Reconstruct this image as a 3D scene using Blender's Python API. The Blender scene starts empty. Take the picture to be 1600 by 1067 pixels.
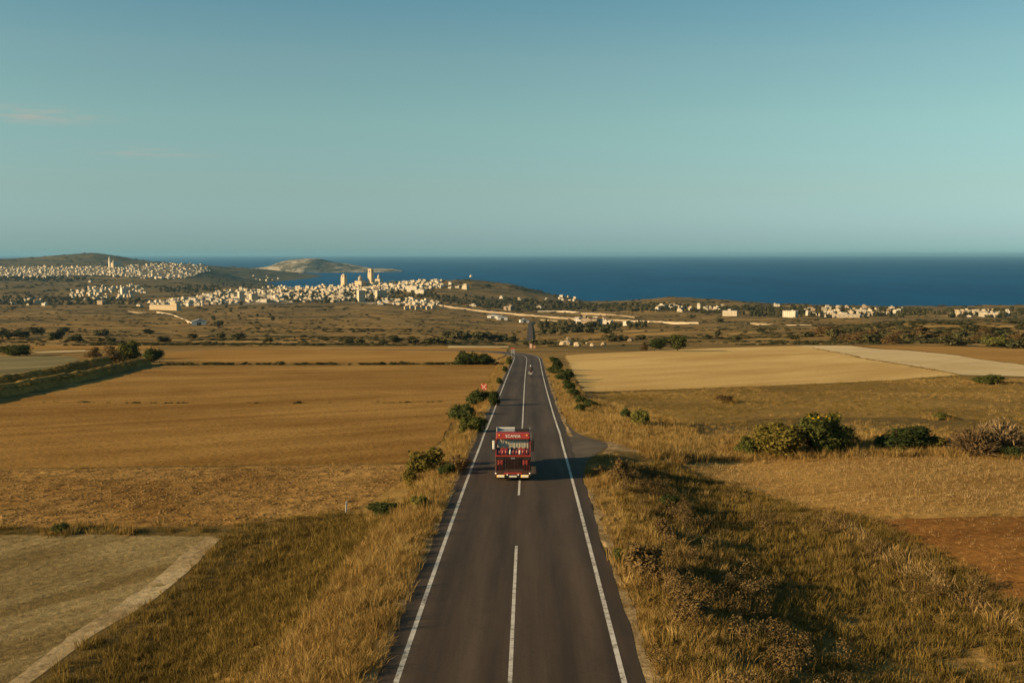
import bpy, bmesh, math, random
import numpy as np
from mathutils import Vector, Matrix
from mathutils.geometry import delaunay_2d_cdt

random.seed(7)
rng = np.random.default_rng(11)
sc = bpy.context.scene
COL = sc.collection

# ------------------------------------------------------------------ camera, sky, sun, exposure
CZ = 140.0                      # camera height above the sea
F = 1555.6                      # focal length in photograph pixels (35 mm)
PITCH = math.atan((533.5 - 397.0) / F)
CP, SP = math.cos(PITCH), math.sin(PITCH)
cam_d = bpy.data.cameras.new('camera')
cam_d.lens = 35.0
cam_d.sensor_width = 36.0
cam_d.clip_start = 0.5
cam_d.clip_end = 200000.0
cam = bpy.data.objects.new('camera', cam_d)
cam.location = (0, 0, CZ)
cam.rotation_euler = (math.pi / 2 - PITCH, 0, 0)
COL.objects.link(cam)
sc.camera = cam

SUN_EL = math.radians(17.0)
SUN_AZ = math.atan2(-0.953, -0.303)      # towards the sun, clockwise from +Y
SUN_DIR = Vector((math.sin(SUN_AZ) * math.cos(SUN_EL), math.cos(SUN_AZ) * math.cos(SUN_EL), math.sin(SUN_EL)))
world = bpy.data.worlds.new('World')
sc.world = world
world.use_nodes = True
wn, wl = world.node_tree.nodes, world.node_tree.links
wn.clear()
w_out = wn.new('ShaderNodeOutputWorld')
w_bg = wn.new('ShaderNodeBackground')
w_sky = wn.new('ShaderNodeTexSky')
w_sky.sky_type = 'NISHITA'
w_sky.sun_disc = False
w_sky.sun_elevation = SUN_EL
w_sky.sun_rotation = SUN_AZ
w_sky.altitude = 140
w_sky.air_density = 1.0
w_sky.dust_density = 0.4
w_sky.ozone_density = 1.2
w_tint = wn.new('ShaderNodeMix')
w_tint.data_type = 'RGBA'
w_tint.blend_type = 'MULTIPLY'
w_tint.inputs[0].default_value = 1.0
# the evening air: bluer and duller towards the horizon all round, teal above
w_sep = wn.new('ShaderNodeSeparateXYZ')
w_tc0 = wn.new('ShaderNodeTexCoord')
w_er = wn.new('ShaderNodeValToRGB')
_st = [(0.003, (0.48, 0.88, 1.75)), (0.016, (0.53, 0.82, 1.63)), (0.062, (0.72, 0.88, 1.22)), (0.126, (0.90, 1.08, 1.17)), (0.187, (0.95, 1.13, 1.19)), (0.243, (0.78, 1.10, 1.22))]
while len(w_er.color_ramp.elements) < len(_st):
    w_er.color_ramp.elements.new(0.5)
for _e, (_p, _c) in zip(w_er.color_ramp.elements, _st):
    _e.position = _p
    _e.color = (_c[0] * 0.95 / 2, _c[1] / 2, _c[2] * 0.80 / 2, 1)
wl.new(w_tc0.outputs['Generated'], w_sep.inputs[0])
wl.new(w_sep.outputs[2], w_er.inputs[0])
wl.new(w_er.outputs[0], w_tint.inputs[7])
w_dbl = wn.new('ShaderNodeVectorMath')
w_dbl.operation = 'SCALE'
w_dbl.inputs[3].default_value = 2.0
wl.new(w_sky.outputs[0], w_dbl.inputs[0])
wl.new(w_dbl.outputs[0], w_tint.inputs[6])
# two faint evening clouds low on the left of the sky
w_last = w_tint.outputs[2]
def sky_dir(px, py):
    v = Vector(((px - 800.0) / F, CP + SP * (533.5 - py) / F, -SP + CP * (533.5 - py) / F))
    return v.normalized()
for _px, _py, _wx, _wz, _amt, _sd in ((58, 180, 0.055, 0.0075, 0.75, 0.0), (235, 239, 0.05, 0.005, 0.4, 3.7)):
    w_tc = wn.new('ShaderNodeTexCoord')
    w_sub = wn.new('ShaderNodeVectorMath'); w_sub.operation = 'SUBTRACT'
    w_sub.inputs[1].default_value = sky_dir(_px, _py)
    w_mul = wn.new('ShaderNodeVectorMath'); w_mul.operation = 'MULTIPLY'
    w_mul.inputs[1].default_value = (1 / _wx, 1 / _wx, 1 / _wz)
    w_len = wn.new('ShaderNodeVectorMath'); w_len.operation = 'LENGTH'
    w_mr = wn.new('ShaderNodeMapRange'); w_mr.interpolation_type = 'SMOOTHSTEP'
    w_mr.inputs[1].default_value = 1.6; w_mr.inputs[2].default_value = 0.0
    w_noi = wn.new('ShaderNodeTexNoise')
    w_noi.inputs['Scale'].default_value = 1.7; w_noi.inputs['Detail'].default_value = 6
    w_off = wn.new('ShaderNodeVectorMath'); w_off.operation = 'ADD'
    w_off.inputs[1].default_value = (_sd, 0, 0)
    w_rm = wn.new('ShaderNodeMapRange')
    w_rm.inputs[1].default_value = 0.36; w_rm.inputs[2].default_value = 0.72; w_rm.inputs[3].default_value = 0.0; w_rm.inputs[4].default_value = _amt
    w_pr = wn.new('ShaderNodeMath'); w_pr.operation = 'MULTIPLY'
    w_cl = wn.new('ShaderNodeMix'); w_cl.data_type = 'RGBA'
    w_cl.inputs[7].default_value = (5.2, 4.3, 3.6, 1)
    wl.new(w_tc.outputs['Generated'], w_sub.inputs[0]); wl.new(w_sub.outputs[0], w_mul.inputs[0]); wl.new(w_mul.outputs[0], w_len.inputs[0])
    wl.new(w_len.outputs['Value'], w_mr.inputs[0]); wl.new(w_mul.outputs[0], w_off.inputs[0]); wl.new(w_off.outputs[0], w_noi.inputs['Vector'])
    wl.new(w_noi.outputs[0], w_rm.inputs[0]); wl.new(w_mr.outputs[0], w_pr.inputs[0]); wl.new(w_rm.outputs[0], w_pr.inputs[1])
    wl.new(w_pr.outputs[0], w_cl.inputs[0]); wl.new(w_last, w_cl.inputs[6])
    w_last = w_cl.outputs[2]
wl.new(w_last, w_bg.inputs[0])
w_bg.inputs[1].default_value = 0.05
wl.new(w_bg.outputs[0], w_out.inputs[0])

sun_d = bpy.data.lights.new('sun', 'SUN')
sun_d.energy = 5.0
sun_d.angle = math.radians(0.5)
sun_d.color = (1.0, 0.75, 0.45)
sun = bpy.data.objects.new('sun', sun_d)
sun.rotation_euler = (-SUN_DIR).to_track_quat('-Z', 'Y').to_euler()
sun.location = (-60, -20, 240)
COL.objects.link(sun)

sc.view_settings.view_transform = 'Standard'
sc.view_settings.look = 'None'
sc.view_settings.gamma = 1.0
sc.view_settings.use_curve_mapping = False
sc.view_settings.exposure = 1.0
sc.render.engine = 'CYCLES'
cy = sc.cycles
cy.max_bounces = 6
cy.diffuse_bounces = 2
cy.glossy_bounces = 2
cy.transmission_bounces = 3
cy.transparent_max_bounces = 8
cy.volume_bounces = 0
cy.use_denoising = True
cy.caustics_reflective = False
cy.caustics_refractive = False

# ------------------------------------------------------------------ helpers: tags, meshes, materials
def tag(o, label=None, cat=None, group=None, kind=None):
    if label: o['label'] = label
    if cat: o['category'] = cat
    if group: o['group'] = group
    if kind: o['kind'] = kind
    return o

def empty(name, loc=(0, 0, 0), rz=0.0):
    o = bpy.data.objects.new(name, None)
    o.empty_display_size = 0.2
    o.location = loc
    o.rotation_euler = (0, 0, rz)
    COL.objects.link(o)
    return o

class MB:
    """collects shapes and links them as ONE mesh object"""
    def __init__(self):
        self.v, self.f, self.m = [], [], []
    def add(self, verts, faces, mi=0):
        b = len(self.v)
        self.v.extend([tuple(p) for p in verts])
        self.f.extend([tuple(b + i for i in f) for f in faces])
        self.m.extend([mi] * len(faces))
        return self
    def box(self, x0, x1, y0, y1, z0, z1, mi=0, top=None):
        tx = top or 0.0
        vs = [(x0, y0, z0), (x1, y0, z0), (x1, y1, z0), (x0, y1, z0),
              (x0 + tx, y0 + tx, z1), (x1 - tx, y0 + tx, z1), (x1 - tx, y1 - tx, z1), (x0 + tx, y1 - tx, z1)]
        return self.add(vs, [(0, 3, 2, 1), (4, 5, 6, 7), (0, 1, 5, 4), (1, 2, 6, 5), (2, 3, 7, 6), (3, 0, 4, 7)], mi)
    def prism(self, prof, a0, a1, axis='x', mi=0):
        n = len(prof)
        def P(a, p):
            return (a, p[0], p[1]) if axis == 'x' else ((p[0], a, p[1]) if axis == 'y' else (p[0], p[1], a))
        vs = [P(a0, p) for p in prof] + [P(a1, p) for p in prof]
        fs = [tuple(range(n)), tuple(range(2 * n - 1, n - 1, -1))]
        fs += [(i, n + i, n + (i + 1) % n, (i + 1) % n) for i in range(n)]
        return self.add(vs, fs, mi)
    def tube(self, pts, r, n=8, mi=0, r1=None):
        pts = [Vector(p) for p in pts]
        vs, fs = [], []
        k = len(pts)
        for i, p in enumerate(pts):
            d = (pts[min(i + 1, k - 1)] - pts[max(i - 1, 0)]).normalized()
            a = d.orthogonal().normalized()
            b = d.cross(a)
            rr = r if r1 is None else r + (r1 - r) * i / max(1, k - 1)
            for j in range(n):
                t = 2 * math.pi * j / n
                vs.append(p + (a * math.cos(t) + b * math.sin(t)) * rr)
        for i in range(k - 1):
            for j in range(n):
                fs.append((i * n + j, i * n + (j + 1) % n, (i + 1) * n + (j + 1) % n, (i + 1) * n + j))
        fs.append(tuple(range(n - 1, -1, -1)))
        fs.append(tuple((k - 1) * n + j for j in range(n)))
        return self.add(vs, fs, mi)
    def lathe(self, prof, c=(0, 0, 0), axis='z', n=16, mi=0):
        vs, fs = [], []
        for (r, h) in prof:
            for j in range(n):
                t = 2 * math.pi * j / n
                a, b = r * math.cos(t), r * math.sin(t)
                p = (a, b, h) if axis == 'z' else ((h, a, b) if axis == 'x' else (a, h, b))
                vs.append((p[0] + c[0], p[1] + c[1], p[2] + c[2]))
        k = len(prof)
        for i in range(k - 1):
            for j in range(n):
                fs.append((i * n + j, i * n + (j + 1) % n, (i + 1) * n + (j + 1) % n, (i + 1) * n + j))
        fs.append(tuple(range(n - 1, -1, -1)))
        fs.append(tuple((k - 1) * n + j for j in range(n)))
        return self.add(vs, fs, mi)
    def mesh(self, name, mats):
        me = bpy.data.meshes.new(name)
        me.from_pydata(self.v, [], self.f)
        for m in (mats if isinstance(mats, (list, tuple)) else [mats]):
            me.materials.append(m)
        if any(self.m):
            me.polygons.foreach_set('material_index', self.m)
        bm = bmesh.new()
        bm.from_mesh(me)
        bmesh.ops.recalc_face_normals(bm, faces=bm.faces)
        bm.to_mesh(me)
        bm.free()
        return me
    def build(self, name, mats, parent=None, bevel=0.0, smooth=False):
        me = self.mesh(name, mats)
        o = bpy.data.objects.new(name, me)
        COL.objects.link(o)
        if parent is not None:
            o.parent = parent
        if smooth:
            me.polygons.foreach_set('use_smooth', [True] * len(me.polygons))
        if bevel:
            md = o.modifiers.new('bevel', 'BEVEL')
            md.width = bevel
            md.segments = 2
            md.limit_method = 'ANGLE'
        return o

def np_mesh(name, verts, faces, mat, smooth=False):
    me = bpy.data.meshes.new(name)
    verts = np.asarray(verts, dtype=np.float32)
    faces = np.asarray(faces, dtype=np.int32)
    n, k = faces.shape
    me.vertices.add(len(verts))
    me.vertices.foreach_set('co', verts.ravel())
    me.loops.add(n * k)
    me.loops.foreach_set('vertex_index', faces.ravel())
    me.polygons.add(n)
    me.polygons.foreach_set('loop_start', np.arange(0, n * k, k, dtype=np.int32))
    me.polygons.foreach_set('loop_total', np.full(n, k, dtype=np.int32))
    if smooth:
        me.polygons.foreach_set('use_smooth', np.ones(n, dtype=bool))
    me.update()
    me.validate()
    if mat is not None:
        me.materials.append(mat)
    return me

def link(name, me, parent=None):
    o = bpy.data.objects.new(name, me)
    COL.objects.link(o)
    if parent is not None:
        o.parent = parent
    return o

def copy_tree(o, parent=None):
    c = o.copy()
    COL.objects.link(c)
    c.parent = parent
    for ch in o.children:
        copy_tree(ch, c)
    return c

class NT:
    """small node-tree writer"""
    def __init__(self, name):
        self.mat = bpy.data.materials.new(name)
        self.mat.use_nodes = True
        self.t = self.mat.node_tree
        self.t.nodes.clear()
        self.out = self.t.nodes.new('ShaderNodeOutputMaterial')
    def n(self, kind, **kw):
        nd = self.t.nodes.new(kind)
        for k, v in kw.items():
            setattr(nd, k, v)
        return nd
    def l(self, a, b):
        self.t.links.new(a, b)
    def pos(self):
        return self.n('ShaderNodeNewGeometry').outputs['Position']
    def mapped(self, src, scale, rot=(0, 0, 0)):
        m = self.n('ShaderNodeMapping')
        m.inputs['Scale'].default_value = scale if isinstance(scale, (tuple, list)) else (scale,) * 3
        m.inputs['Rotation'].default_value = rot
        self.l(src, m.inputs[0])
        return m.outputs[0]
    def noise(self, vec, scale, detail=4, rough=0.55, dist=0.0):
        nd = self.n('ShaderNodeTexNoise')
        nd.inputs['Scale'].default_value = scale
        nd.inputs['Detail'].default_value = detail
        nd.inputs['Roughness'].default_value = rough
        nd.inputs['Distortion'].default_value = dist
        if vec is not None:
            self.l(vec, nd.inputs['Vector'])
        return nd.outputs[0]
    def ramp(self, fac, stops):
        nd = self.n('ShaderNodeValToRGB')
        cr = nd.color_ramp
        while len(cr.elements) < len(stops):
            cr.elements.new(0.5)
        for e, (p, c) in zip(cr.elements, stops):
            e.position = p
            e.color = (*c, 1) if len(c) == 3 else c
        self.l(fac, nd.inputs[0])
        return nd.outputs[0]
    def mix(self, fac, a, b, mode='MIX'):
        nd = self.n('ShaderNodeMix', data_type='RGBA', blend_type=mode)
        for sock, val in ((nd.inputs[0], fac), (nd.inputs[6], a), (nd.inputs[7], b)):
            if hasattr(val, 'is_output'):
                self.l(val, sock)
            elif isinstance(val, (tuple, list)):
                sock.default_value = (*val, 1) if len(val) == 3 else val
            else:
                sock.default_value = val
        return nd.outputs[2]
    def math(self, op, a, b=None):
        nd = self.n('ShaderNodeMath', operation=op)
        for sock, val in ((nd.inputs[0], a), (nd.inputs[1], b)):
            if val is None:
                continue
            if hasattr(val, 'is_output'):
                self.l(val, sock)
            else:
                sock.default_value = val
        return nd.outputs[0]
    def bump(self, h, strength, dist):
        nd = self.n('ShaderNodeBump')
        nd.inputs['Strength'].default_value = strength
        nd.inputs['Distance'].default_value = dist
        self.l(h, nd.inputs['Height'])
        return nd.outputs[0]
    def done(self, color, rough=0.9, spec=0.15, bump=None, metal=0.0):
        p = self.n('ShaderNodeBsdfPrincipled')
        if hasattr(color, 'is_output'):
            self.l(color, p.inputs['Base Color'])
        else:
            p.inputs['Base Color'].default_value = (*color, 1)
        p.inputs['Roughness'].default_value = rough
        p.inputs['Specular IOR Level'].default_value = spec
        p.inputs['Metallic'].default_value = metal
        if bump is not None:
            self.l(bump, p.inputs['Normal'])
        self.l(p.outputs[0], self.out.inputs[0])
        return self.mat

def flat(name, c, rough=0.6, spec=0.3, metal=0.0, wear=0.25, scale=6.0):
    """plain painted or moulded surface with a little dirt and unevenness"""
    t = NT(name)
    tc = t.n('ShaderNodeTexCoord').outputs['Object']
    nz = t.noise(tc, scale, 5, 0.6)
    dirt = tuple(x * (1 - wear) + 0.10 * wear * y for x, y in zip(c, (1.0, 0.8, 0.55)))
    col = t.ramp(nz, [(0.35, dirt), (0.62, c)])
    return t.done(col, rough, spec, None, metal)

# ------------------------------------------------------------------ the lie of the land
def _hash(ix, iy, seed):
    h = (ix.astype(np.int64) * 374761393 + iy.astype(np.int64) * 668265263 + seed * 974634777) & 0xFFFFFFFF
    h = ((h ^ (h >> 13)) * 1274126177) & 0xFFFFFFFF
    return ((h ^ (h >> 16)) & 0xFFFF) / 65535.0

def vnoise(x, y, seed=0):
    x = np.asarray(x, float); y = np.asarray(y, float)
    ix, iy = np.floor(x), np.floor(y)
    fx, fy = x - ix, y - iy
    fx = fx * fx * (3 - 2 * fx); fy = fy * fy * (3 - 2 * fy)
    a = _hash(ix, iy, seed); b = _hash(ix + 1, iy, seed)
    c = _hash(ix, iy + 1, seed); d = _hash(ix + 1, iy + 1, seed)
    return (a * (1 - fx) + b * fx) * (1 - fy) + (c * (1 - fx) + d * fx) * fy

def fbm(x, y, octv=4, seed=0):
    s, a, tot = 0.0, 1.0, 0.0
    for o in range(octv):
        s = s + a * (vnoise(x * 2 ** o, y * 2 ** o, seed + o) - 0.5)
        tot += a
        a *= 0.5
    return s / tot * 2

def sstep(a, b, x):
    t = np.clip((x - a) / (b - a), 0, 1)
    return t * t * (3 - 2 * t)

_RY = np.array([-80, -40, 0, 30.6, 42.8, 65.7, 90, 111.6, 140, 169, 220, 273, 340, 385, 440], float)
_RD = np.array([9.6, 10.9, 12.3, 13.62, 14.2, 15.45, 17.1, 18.75, 20.75, 22.75, 26.1, 29.5, 34.1, 37.2, 40.4], float)
_fy = np.linspace(-80, 440, 2081)
_fd = np.interp(_fy, _RY, _RD)
_k = np.ones(81) / 81
for _ in range(2):
    _fd = np.convolve(np.pad(_fd, 40, mode='reflect', reflect_type='odd'), _k, 'valid')
def road_drop(Y):
    return np.interp(Y, _fy, _fd)
_CX = [(-80, -1.7), (30.6, -0.08), (65.7, 0.5), (111.6, 1.22), (170, 2.12), (230, 3.2), (273, 4.1), (300, 4.5)]
_cfx = np.interp(np.linspace(-80, 300, 761), [a for a, b in _CX], [b for a, b in _CX])
_cfx = np.convolve(np.pad(_cfx, 60, mode='reflect', reflect_type='odd'), np.ones(121) / 121, 'valid')
def road_x(Y):
    return np.interp(Y, np.linspace(-80, 300, 761), _cfx)

S = None
PXC = [-1400, -500, 0, 150, 215, 300, 400, 500, 600, 700, 735, 800, 850, 900, 1000, 1050, 1150, 1300, 1450, 1600, 2100, 3000]
ROWS = {
 420:  [541, 541, 541, 541, 541, 541, 541, 541, 541, 541, 541, 541, 541, 541, 541, 541, 541, 540, 540, 542, 542, 542],
 500:  [537, 537, 537, 537, 537, 537, 537, 537, 538, 539, 540, 542, 542, 541, 538, 537, 535, 533, 531, 531, 531, 531],
 600:  [533, 533, 533, 533, 533, 533, 533, 533, 534, 537, 540, 542, 541, 538, 534, 532, 530, 524, 519, 517, 517, 517],
 700:  [529, 529, 529, 529, 529, 529, 529, 529, 530, 533, 536, 539, 537, 534, 530, 528, 525, 517, 511, 509, 509, 509],
 850:  [521, 521, 521, 521, 521, 521, 521, 521, 523, 526, 529, 533, 529, 526, 523, 521, 518, 513, 508, 506, 506, 506],
 1000: [513, 513, 513, 513, 513, 513, 513, 513, 514, 517, 520, 524, 521, 518, 515, 514, 512, 509, 506, 505, 505, 505],
 1250: [503, 503, 503, 503, 503, 503, 503, 504, 505, 508, 509, 510, 510, 510, 508, 507, 505, 504, 502, 501, 501, 501],
 1500: [494, 494, 494, 494, 494, 494, 495, 495, 496, 499, 500, 501, 502, 503, 500, 498, 497, 497, 496, 496, 496, 496],
 1800: [485, 485, 485, 485, 485, 485, 485, 486, 486, 488, 490, 492, 493, 493, 488, 485, 485, 487, 487, 487, 487, 487],
 2200: [475, 475, 475, 475, 475, 475, 475, 476, 475, 475, 477, 480, 482, 482, 474, 469, 471, 477, 478, 476, 476, 476],
 2600: [465, 465, 465, 464, 464, 463, 461, 462, 458, 455, 456, 462, 467, 473, 467, 462, 470, S, S, S, S, S],
 3000: [453, 453, 453, 453, 453, 453, 453, 448, 441, 436, 432, 440, 455, S, S, S, S, S, S, S, S, S],
 3500: [440, 440, 441, 442, 443, 446, 449, S, S, S, S, S, S, S, S, S, S, S, S, S, S, S],
 4200: [425, 425, 425, 424, 426, 432, 446, S, S, S, S, S, S, S, S, S, S, S, S, S, S, S],
 4800: [416, 416, 417, 415, 416, 416, S, S, S, S, S, S, S, S, S, S, S, S, S, S, S, S],
 5500: [414, 414, 415, 413, 414, 414, 434, S, S, S, S, S, S, S, S, S, S, S, S, S, S, S],
 6500: [404, 404, 404, 394, 406, 413, 418, S, S, S, S, S, S, S, S, S, S, S, S, S, S, S],
 7500: [S] * 22, 9500: [S] * 22,
}
_US = (np.array(PXC, float) - 800) / F
_gu = np.linspace(_US[0], _US[-1], 901)
_gl = np.linspace(math.log(400), math.log(9500), 320)
_rowY = sorted(ROWS)
_tab = np.array([[(-6.0 if p is None else CZ - (p - 397.0) / F * Yv) for p in ROWS[Yv]] for Yv in _rowY])
_tu = np.array([np.interp(_gu, _US, r) for r in _tab])
_grid = np.array([np.interp(_gl, np.log(_rowY), _tu[:, j]) for j in range(len(_gu))]).T
def _blur(g, k, ax):
    pad = [(0, 0), (0, 0)]
    pad[ax] = (k, k)
    p = np.pad(g, pad, mode='edge')
    return sum(np.roll(p, -i, ax).take(range(g.shape[ax]), ax) for i in range(2 * k + 1)) / (2 * k + 1)
for _ in range(2):
    _grid = _blur(_grid, 7, 1)
    _grid = _blur(_grid, 2, 0)

BUMPS = []      # (x, y, sx, sy, h)
def H(X, Y, micro=True):
    X = np.asarray(X, float); Y = np.asarray(Y, float)
    u = np.clip(X / np.maximum(Y, 60.0), _gu[0], _gu[-1])
    l = np.clip(np.log(np.maximum(Y, 400.0)), _gl[0], _gl[-1])
    fi = (u - _gu[0]) / (_gu[1] - _gu[0]); fj = (l - _gl[0]) / (_gl[1] - _gl[0])
    i = np.clip(fi.astype(int), 0, len(_gu) - 2); j = np.clip(fj.astype(int), 0, len(_gl) - 2)
    a = fi - i; b = fj - j
    zf = (_grid[j, i] * (1 - a) + _grid[j, i + 1] * a) * (1 - b) + (_grid[j + 1, i] * (1 - a) + _grid[j + 1, i + 1] * a) * b
    zn = CZ - road_drop(np.minimum(Y, 440))
    w = sstep(385, 430, Y)
    # banks and verges beside the road
    xp = X - road_x(Y)
    al = -xp
    edge = np.interp(Y, [30, 48, 80, 100, 300], [15.0, 15.0, 8.2, 6.8, 6.4])
    dl = np.interp(Y, [30, 50, 62, 80, 120, 300], [2.6, 2.4, 1.7, 1.0, 0.7, 0.6])
    lat = -dl * sstep(4.7, edge, al) * (al > 0)
    ar = xp
    near = 1 - sstep(78, 100, Y)
    lat = lat + (ar > 0) * (sstep(4.7, 6.2, ar) * near * (0.25 * np.exp(-((ar - 7.4) / 2.2) ** 2) - 0.8 * np.exp(-((ar - 17.0) / 7.5) ** 2))
                            - 0.55 * sstep(4.9, 13, ar))
    lat = lat * (1 - sstep(300, 330, Y))
    z = zn * (1 - w) + zf * w + lat
    for (bx, by, sx, sy, h) in BUMPS:
        z = z + h * np.exp(-((X - bx) / sx) ** 2 - ((Y - by) / sy) ** 2)
    if micro:
        m = sstep(430, 600, Y) * np.clip((z - 1.0) / 12, 0, 1)
        z = z + m * (fbm(X / 70, Y / 70, 3, 5) * 2.2 * (1 + Y / 2500) + fbm(X / 16, Y / 16, 2, 9) * 0.5)
    return z

def ray(px, py):
    ux = (px - 800.0) / F
    up = (533.5 - py) / F
    dy = CP + SP * up
    return ux / dy, (SP - CP * up) / dy

_YS = np.exp(np.linspace(math.log(14), math.log(8000), 1800))
def unproj(px, py, ymin=14.0):
    """point of the terrain seen at a pixel of the photograph"""
    u, t = ray(px, py)
    Ys = _YS[_YS >= ymin]
    gap = (CZ - t * Ys) - H(u * Ys, Ys)
    k = np.argmax(gap <= 0)
    if gap[k] > 0:
        k = int(np.argmin(gap))
        Yh = Ys[k]
    elif k == 0:
        Yh = Ys[0]
    else:
        g0, g1 = gap[k - 1], gap[k]
        Yh = Ys[k - 1] + (Ys[k] - Ys[k - 1]) * g0 / (g0 - g1)
    x = u * Yh
    return Vector((x, Yh, float(H(x, Yh))))

def pxm(p):
    """photograph pixels per metre at a world point"""
    return F / (p.y * CP + (CZ - p.z) * SP)

def hz(x, y):
    return float(H(x, y))

BUMPS.append(((165 - 800) / F * 6500, 6500, 170, 400, 16))
_b = unproj(1005, 672)
BUMPS.append((_b.x, _b.y, 6.0, 9.0, 1.1))
_b = unproj(1010, 716)
BUMPS.append((_b.x + 1, _b.y, 4.0, 5.0, 1.0))
_b = unproj(1250, 690)
BUMPS.append((_b.x, _b.y, 26.0, 5.0, 0.5))
for _x, _y, _s, _h in ((1420, 512, 35, 2.5), (1500, 522, 30, 2.5), (1570, 512, 40, 3), (1340, 518, 30, 1.5)):
    _b = unproj(_x, _y)
    BUMPS.append((_b.x, _b.y, _s * 1.3, _s, _h))

# ------------------------------------------------------------------ ground materials
def m_ground():
    t = NT('dry scrub ground')
    p = t.pos()
    big = t.noise(t.mapped(p, 0.006), 1, 6, 0.6, 0.4)
    mid = t.noise(t.mapped(p, (0.012, 0.05, 0.03)), 1, 7, 0.66, 0.6)
    fine = t.noise(t.mapped(p, 0.7), 1, 6, 0.7)
    c1 = t.ramp(big, [(0.34, (0.065, 0.055, 0.022)), (0.50, (0.185, 0.115, 0.038)), (0.66, (0.29, 0.175, 0.055))])
    c2 = t.ramp(mid, [(0.38, (0.030, 0.032, 0.013)), (0.47, (0.085, 0.068, 0.026)), (0.54, (0.20, 0.130, 0.045)), (0.63, (0.38, 0.26, 0.11))])
    c = t.mix(0.62, c1, c2)
    # the far hills carry more evergreen scrub and less dry grass
    sy = t.n('ShaderNodeSeparateXYZ')
    t.l(p, sy.inputs[0])
    far = t.n('ShaderNodeMapRange')
    far.inputs[1].default_value = 900; far.inputs[2].default_value = 4600; far.inputs[3].default_value = 0.0; far.inputs[4].default_value = 0.88
    t.l(sy.outputs[1], far.inputs[0])
    maq = t.ramp(t.noise(t.mapped(p, (0.004, 0.009, 0.01)), 1, 7, 0.65), [(0.40, (0.030, 0.034, 0.018)), (0.56, (0.075, 0.068, 0.034)), (0.70, (0.20, 0.155, 0.085))])
    c = t.mix(far.outputs[0], c, maq)
    c = t.mix(1.0, c, (1.32, 1.22, 1.0), 'MULTIPLY')
    c3 = t.ramp(fine, [(0.3, (0.45, 0.45, 0.45)), (0.7, (1.15, 1.12, 1.05))])
    c = t.mix(0.85, c, c3, 'MULTIPLY')
    h = t.math('ADD', t.math('MULTIPLY', fine, 0.5), mid)
    return t.done(c, 0.95, 0.05, t.bump(h, 0.7, 0.6))

def m_field(name, dark, light, ang=0.0, row=0.9, rows=0.35, coarse=0.25, clod=0.5, patch=0.02):
    """ploughed or stubble field: rows, clods and larger patches"""
    t = NT(name)
    p = t.pos()
    pr = t.mapped(p, 1.0, (0, 0, ang))
    stripe = t.noise(t.mapped(pr, (row, 0.012, 0.1)), 1, 3, 0.6)
    pat = t.noise(t.mapped(p, patch), 1, 6, 0.62, 0.5)
    cl = t.noise(t.mapped(p, coarse * 8), 1, 7, 0.72)
    f = t.math('ADD', t.math('MULTIPLY', stripe, rows), t.math('MULTIPLY', pat, 1 - rows))
    c = t.ramp(f, [(0.40, dark), (0.60, light)])
    c2 = t.ramp(cl, [(0.30, (1 - clod, 1 - clod, 1 - clod)), (0.72, (1 + 0.3 * clod, 1 + 0.28 * clod, 1 + 0.22 * clod))])
    c = t.mix(1.0, c, c2, 'MULTIPLY')
    return t.done(c, 0.95, 0.04, t.bump(t.math('ADD', cl, t.math('MULTIPLY', stripe, 0.6)), 0.8, 0.25 * clod))

M = {}
M['ground'] = m_ground()

def m_asphalt():
    t = NT('worn asphalt')
    p = t.pos()
    tcx = t.n('ShaderNodeUVMap').outputs[0]
    lane = t.n('ShaderNodeSeparateXYZ')
    t.l(tcx, lane.inputs[0])
    wheel = t.math('SINE', t.math('MULTIPLY', lane.outputs[0], 2 * math.pi * 4 / 8.6))
    wf = t.math('ADD', t.math('MULTIPLY', wheel, 0.10), t.noise(t.mapped(tcx, (1.2, 0.05, 1)), 1, 5, 0.6))
    c = t.ramp(wf, [(0.30, (0.034, 0.0215, 0.0125)), (0.74, (0.078, 0.051, 0.030))])
    g = t.noise(t.mapped(p, 14.0), 1, 4, 0.7)
    c = t.mix(0.8, c, t.ramp(g, [(0.3, (0.72, 0.72, 0.72)), (0.7, (1.2, 1.2, 1.2))]), 'MULTIPLY')
    cr = t.noise(t.mapped(tcx, (0.5, 0.18, 1)), 1, 8, 0.7, 1.2)
    c = t.mix(0.5, c, t.ramp(cr, [(0.488, (1, 1, 1)), (0.5, (0.62, 0.62, 0.62)), (0.512, (1, 1, 1))]), 'MULTIPLY')
    pt = t.noise(t.mapped(tcx, (0.22, 0.035, 1)), 1, 5, 0.55, 0.4)
    c = t.mix(0.75, c, t.ramp(pt, [(0.40, (0.74, 0.74, 0.76)), (0.46, (1, 1, 1)), (0.58, (1, 1, 1)), (0.66, (1.22, 1.2, 1.16))]), 'MULTIPLY')
    return t.done(c, 0.85, 0.2, t.bump(g, 0.25, 0.02))
M['asphalt'] = m_asphalt()

def m_apron():
    t = NT('dusty grey asphalt')
    p = t.pos()
    a = t.noise(t.mapped(p, 0.5), 1, 7, 0.65, 0.5)
    g = t.noise(t.mapped(p, 9.0), 1, 5, 0.7)
    c = t.ramp(a, [(0.32, (0.062, 0.047, 0.032)), (0.66, (0.098, 0.076, 0.052))])
    c = t.mix(0.8, c, t.ramp(g, [(0.3, (0.75, 0.75, 0.75)), (0.7, (1.15, 1.15, 1.15))]), 'MULTIPLY')
    return t.done(c, 0.9, 0.1, t.bump(g, 0.3, 0.03))
M['apron'] = m_apron()

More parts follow.
